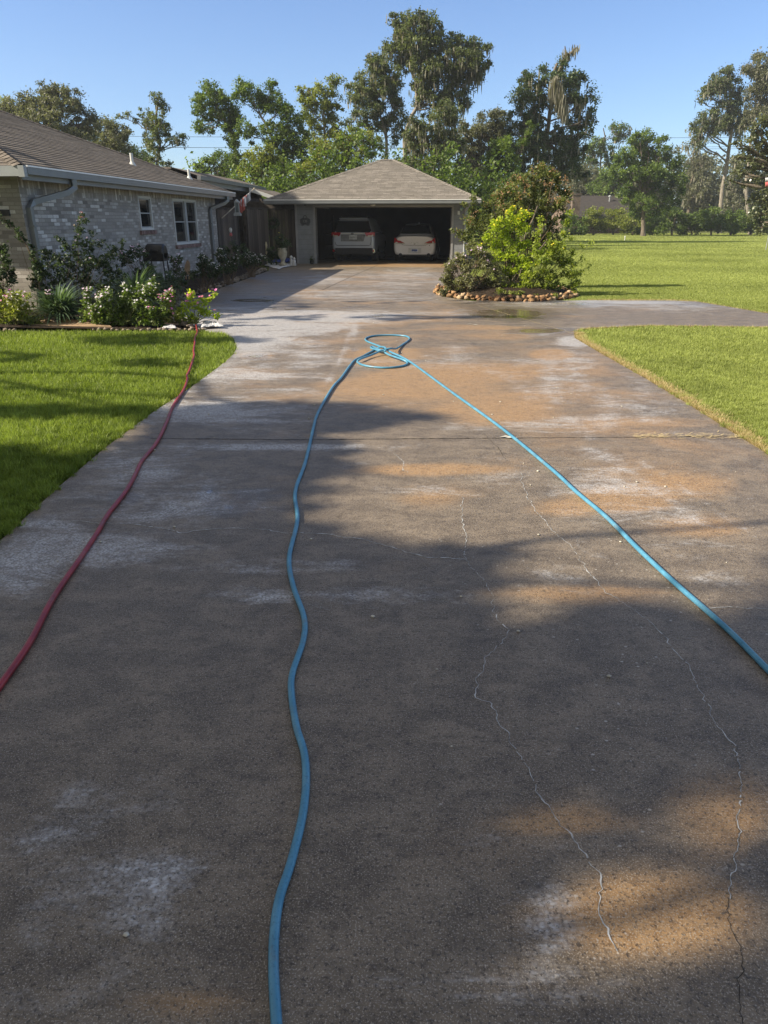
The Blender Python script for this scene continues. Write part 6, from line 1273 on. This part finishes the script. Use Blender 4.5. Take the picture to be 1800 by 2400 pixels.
mb = MB(); mb.lathe(c+Z*.04, [(.03, 0), (.05, .06), (.05, .10), (.02, .14)], 12); mb.build('bottle', fm, hf); mb = MB(); q = at(556, 612, 24.0); q.z = .1; mb.tube([c-Z*.06, c.lerp(q, .5), q], .009, 5); mb.build('rod', iron, hf)
# grill by the small window
Yg = 16.4; c = at(366, 588, Yg); c.z = 0; gr = empty('grill', c, 'black covered grill standing among the plants below the windows', 'grill')
blk = simple('grill_black', (.010, .010, .011), .45, .4, .2, 8, .1)
mb = MB(); S = []
for x, k in ((-.20, .80), (-.17, 1.0), (.17, 1.0), (.20, .80)):
    S.append([Vector((c.x+x, c.y+.20*k*math.cos(q), .95+.18*k*math.sin(q)*(1.0 if math.sin(q) > 0 else .9))) for q in np.linspace(0, 2*math.pi, 17)[:-1]])
loft(mb, S); mb.build('firebox', blk, gr, bevel=.004)
mb = MB(); mb.box((c.x-.02, c.y, .86), (.44, .40, .16)); mb.tube([Vector((c.x-.1, c.y-.24, 1.0)), Vector((c.x+.1, c.y-.24, 1.0))], .012, 6); mb.build('tray', blk, gr, bevel=.01)
for sx in (-1, 1):
    for sy in (-1, 1): mb = MB(); mb.tube([Vector((c.x+sx*.17, c.y+sy*.15, .82)), Vector((c.x+sx*.21, c.y+sy*.19, .04))], .014, 6); mb.build('leg', blk, gr)
c = at(326, 585, 15.8); e = empty('trellis_ornament', Vector((c.x, c.y, .05)), 'curly black iron garden scroll left of the grill', 'ornament'); mb = MB()
mb.tube([Vector((c.x, c.y, .05)), Vector((c.x, c.y, 1.05)), Vector((c.x+.02, c.y, 1.2))], .007, 5)
for k, (a, b) in enumerate(((-.12, 1.0), (.10, 1.02), (-.05, .86), (.16, .92), (.22, 1.04))): mb.tube([Vector((c.x+a+.055*math.cos(q)*(1-q/16), c.y, b+.055*math.sin(q)*(1-q/16))) for q in np.linspace(0, 8, 26)], .006, 4); mb.tube([Vector((c.x, c.y, b-.15)), Vector((c.x+a*.6, c.y, b-.07)), Vector((c.x+a+.055, c.y, b))], .006, 4)
mb.build('scrolls', iron, e)
# cut-out wooden ornament
c = G(440, 662); e = empty('wooden_ornament', c, 'tan wooden cut-out bird ornament on a stake at the bed edge', 'ornament'); m_ = MPP(c.y)
mb = MB(); sil = [(433,622),(437,612),(440,609),(444,614),(446,625),(445,637),(446,650),(445,657),(441,660),(442,645),(440,640),(437,648),(438,657),(434,652),(433,640),(432,630)]
mb.prism([at(a, b, c.y) for a, b in sil], Vector((0, .02, 0))); mb.build('cut_out', simple('tan_board', (.38, .27, .17), .7, .2, .2, 10, .2), e, bevel=.002)
mb = MB(); mb.tube([Vector((c.x, c.y+.03, 0)), at(440, 640, c.y+.03)], .008, 5); mb.build('stake', iron, e); mb = MB(); mb.prism([at(434, 640, c.y-.004), at(437, 636, c.y-.004), at(438, 643, c.y-.004), at(435, 647, c.y-.004)], Vector((0, .003, 0))); mb.build('dark_spot', iron, e)
# little pot plant at the left garage pier
c = gp(-2.78, -.25); e = empty('pot', c, 'small dark pot with a spiky plant at the foot of the left garage pier', 'pot'); mb = MB(); mb.lathe(c, [(.06, 0), (.08, .12), (.085, .13)], 12); mb.build('pot', iron, e)
P = [c+Vector((random.gauss(0, .04), random.gauss(0, .04), .14+abs(random.gauss(0, .06)))) for _ in range(60)]; fast_mesh('leaves', leaf_cards(np.array(P), .03, 3, asp=3), 4, M['shadeleaf'], e, tint=np.full(60, .6))
# marker stake on the far lawn and small flag at the right edge
c = G(1464, 564); mb = MB(); mb.tube([c, c+Z*.28], .03, 8); mb.lathe(c+Z*.26, [(.05, 0), (.05, .08), (.02, .12)], 8); tag(mb.build('marker_stake', M['trimlight'], origin=c), 'short pale marker stake standing on the far lawn', 'stake')
c = at(1830, 400, 44); c.z = 0; e = empty('garden_flag', c, 'small red and white flag just showing at the right edge in front of the magnolia', 'flag'); a = at(1830, 405, 44)
mb = MB(); mb.tube([c, a+Z*.2], .02, 6); mb.build('pole', M['trim'], e)
for (y0, y1, mt, nm) in ((412, 422, wc, 'white_cloth'), (422, 434, simple('banner_red', (.45, .12, .12), .8), 'red_cloth')):
    mb = MB(); n = 8; t_ = [at(1829-i*4.4, y0+i*.6, 44+.15*math.sin(i)) for i in range(n+1)]; b_ = [at(1829-i*4.4, y1+i*.5, 44+.15*math.sin(i)) for i in range(n+1)]
    for i in range(n): mb.add([t_[i], t_[i+1], b_[i+1], b_[i]], [(0, 1, 2, 3)], 0, True)
    o = mb.build(nm, mt, e); sm = o.modifiers.new('s', 'SOLIDIFY'); sm.thickness = .01
# leaves and grit scattered on the concrete
mb = MB(); r = random.Random(6)
for i in range(70):
    x = r.uniform(-1.8, 2.7); y = r.uniform(1.2, 13); s = r.uniform(.004, .011); mb.ball((x, y, s*.5), (s, s*.8, s*.5), 5, 4)
tag(mb.build('grit', simple('pale_grit', (.5, .48, .42), .8)), 'pale grit and shell bits scattered over the concrete', 'grit', kind='stuff')
mb = MB(); 
for px, py in ((1185,1024),(1100,760),(1010,700),(880,735)):
    for q in range(2): p = G(px+q*14, py+q*2, .004); mb.poly([p+Vector((-.05, 0, 0)), p+Vector((-.01, -.02, .006)), p+Vector((.05, .0, .002)), p+Vector((0, .02, .008))])
tag(mb.build('fallen_leaves', simple('pale_leaf', (.45, .44, .40), .7)), 'few pale wet leaves stuck to the driveway near the cross joint', 'leaves', kind='stuff')

# ------------------------------------------------------------ thin morning haze
hm = bpy.data.materials.new('haze_air'); hm.use_nodes = True; t = hm.node_tree; t.nodes.clear(); out = t.nodes.new('ShaderNodeOutputMaterial'); pv = t.nodes.new('ShaderNodeVolumePrincipled')
pv.inputs['Color'].default_value = (.82, .88, .95, 1); pv.inputs['Density'].default_value = .0006; pv.inputs['Anisotropy'].default_value = .2; t.links.new(pv.outputs[0], out.inputs['Volume'])
mb = MB(); mb.box((0, 75, 14), (210, 170, 30.5)); tag(mb.build('haze', hm), kind='stuff')
bpy.context.view_layer.update()
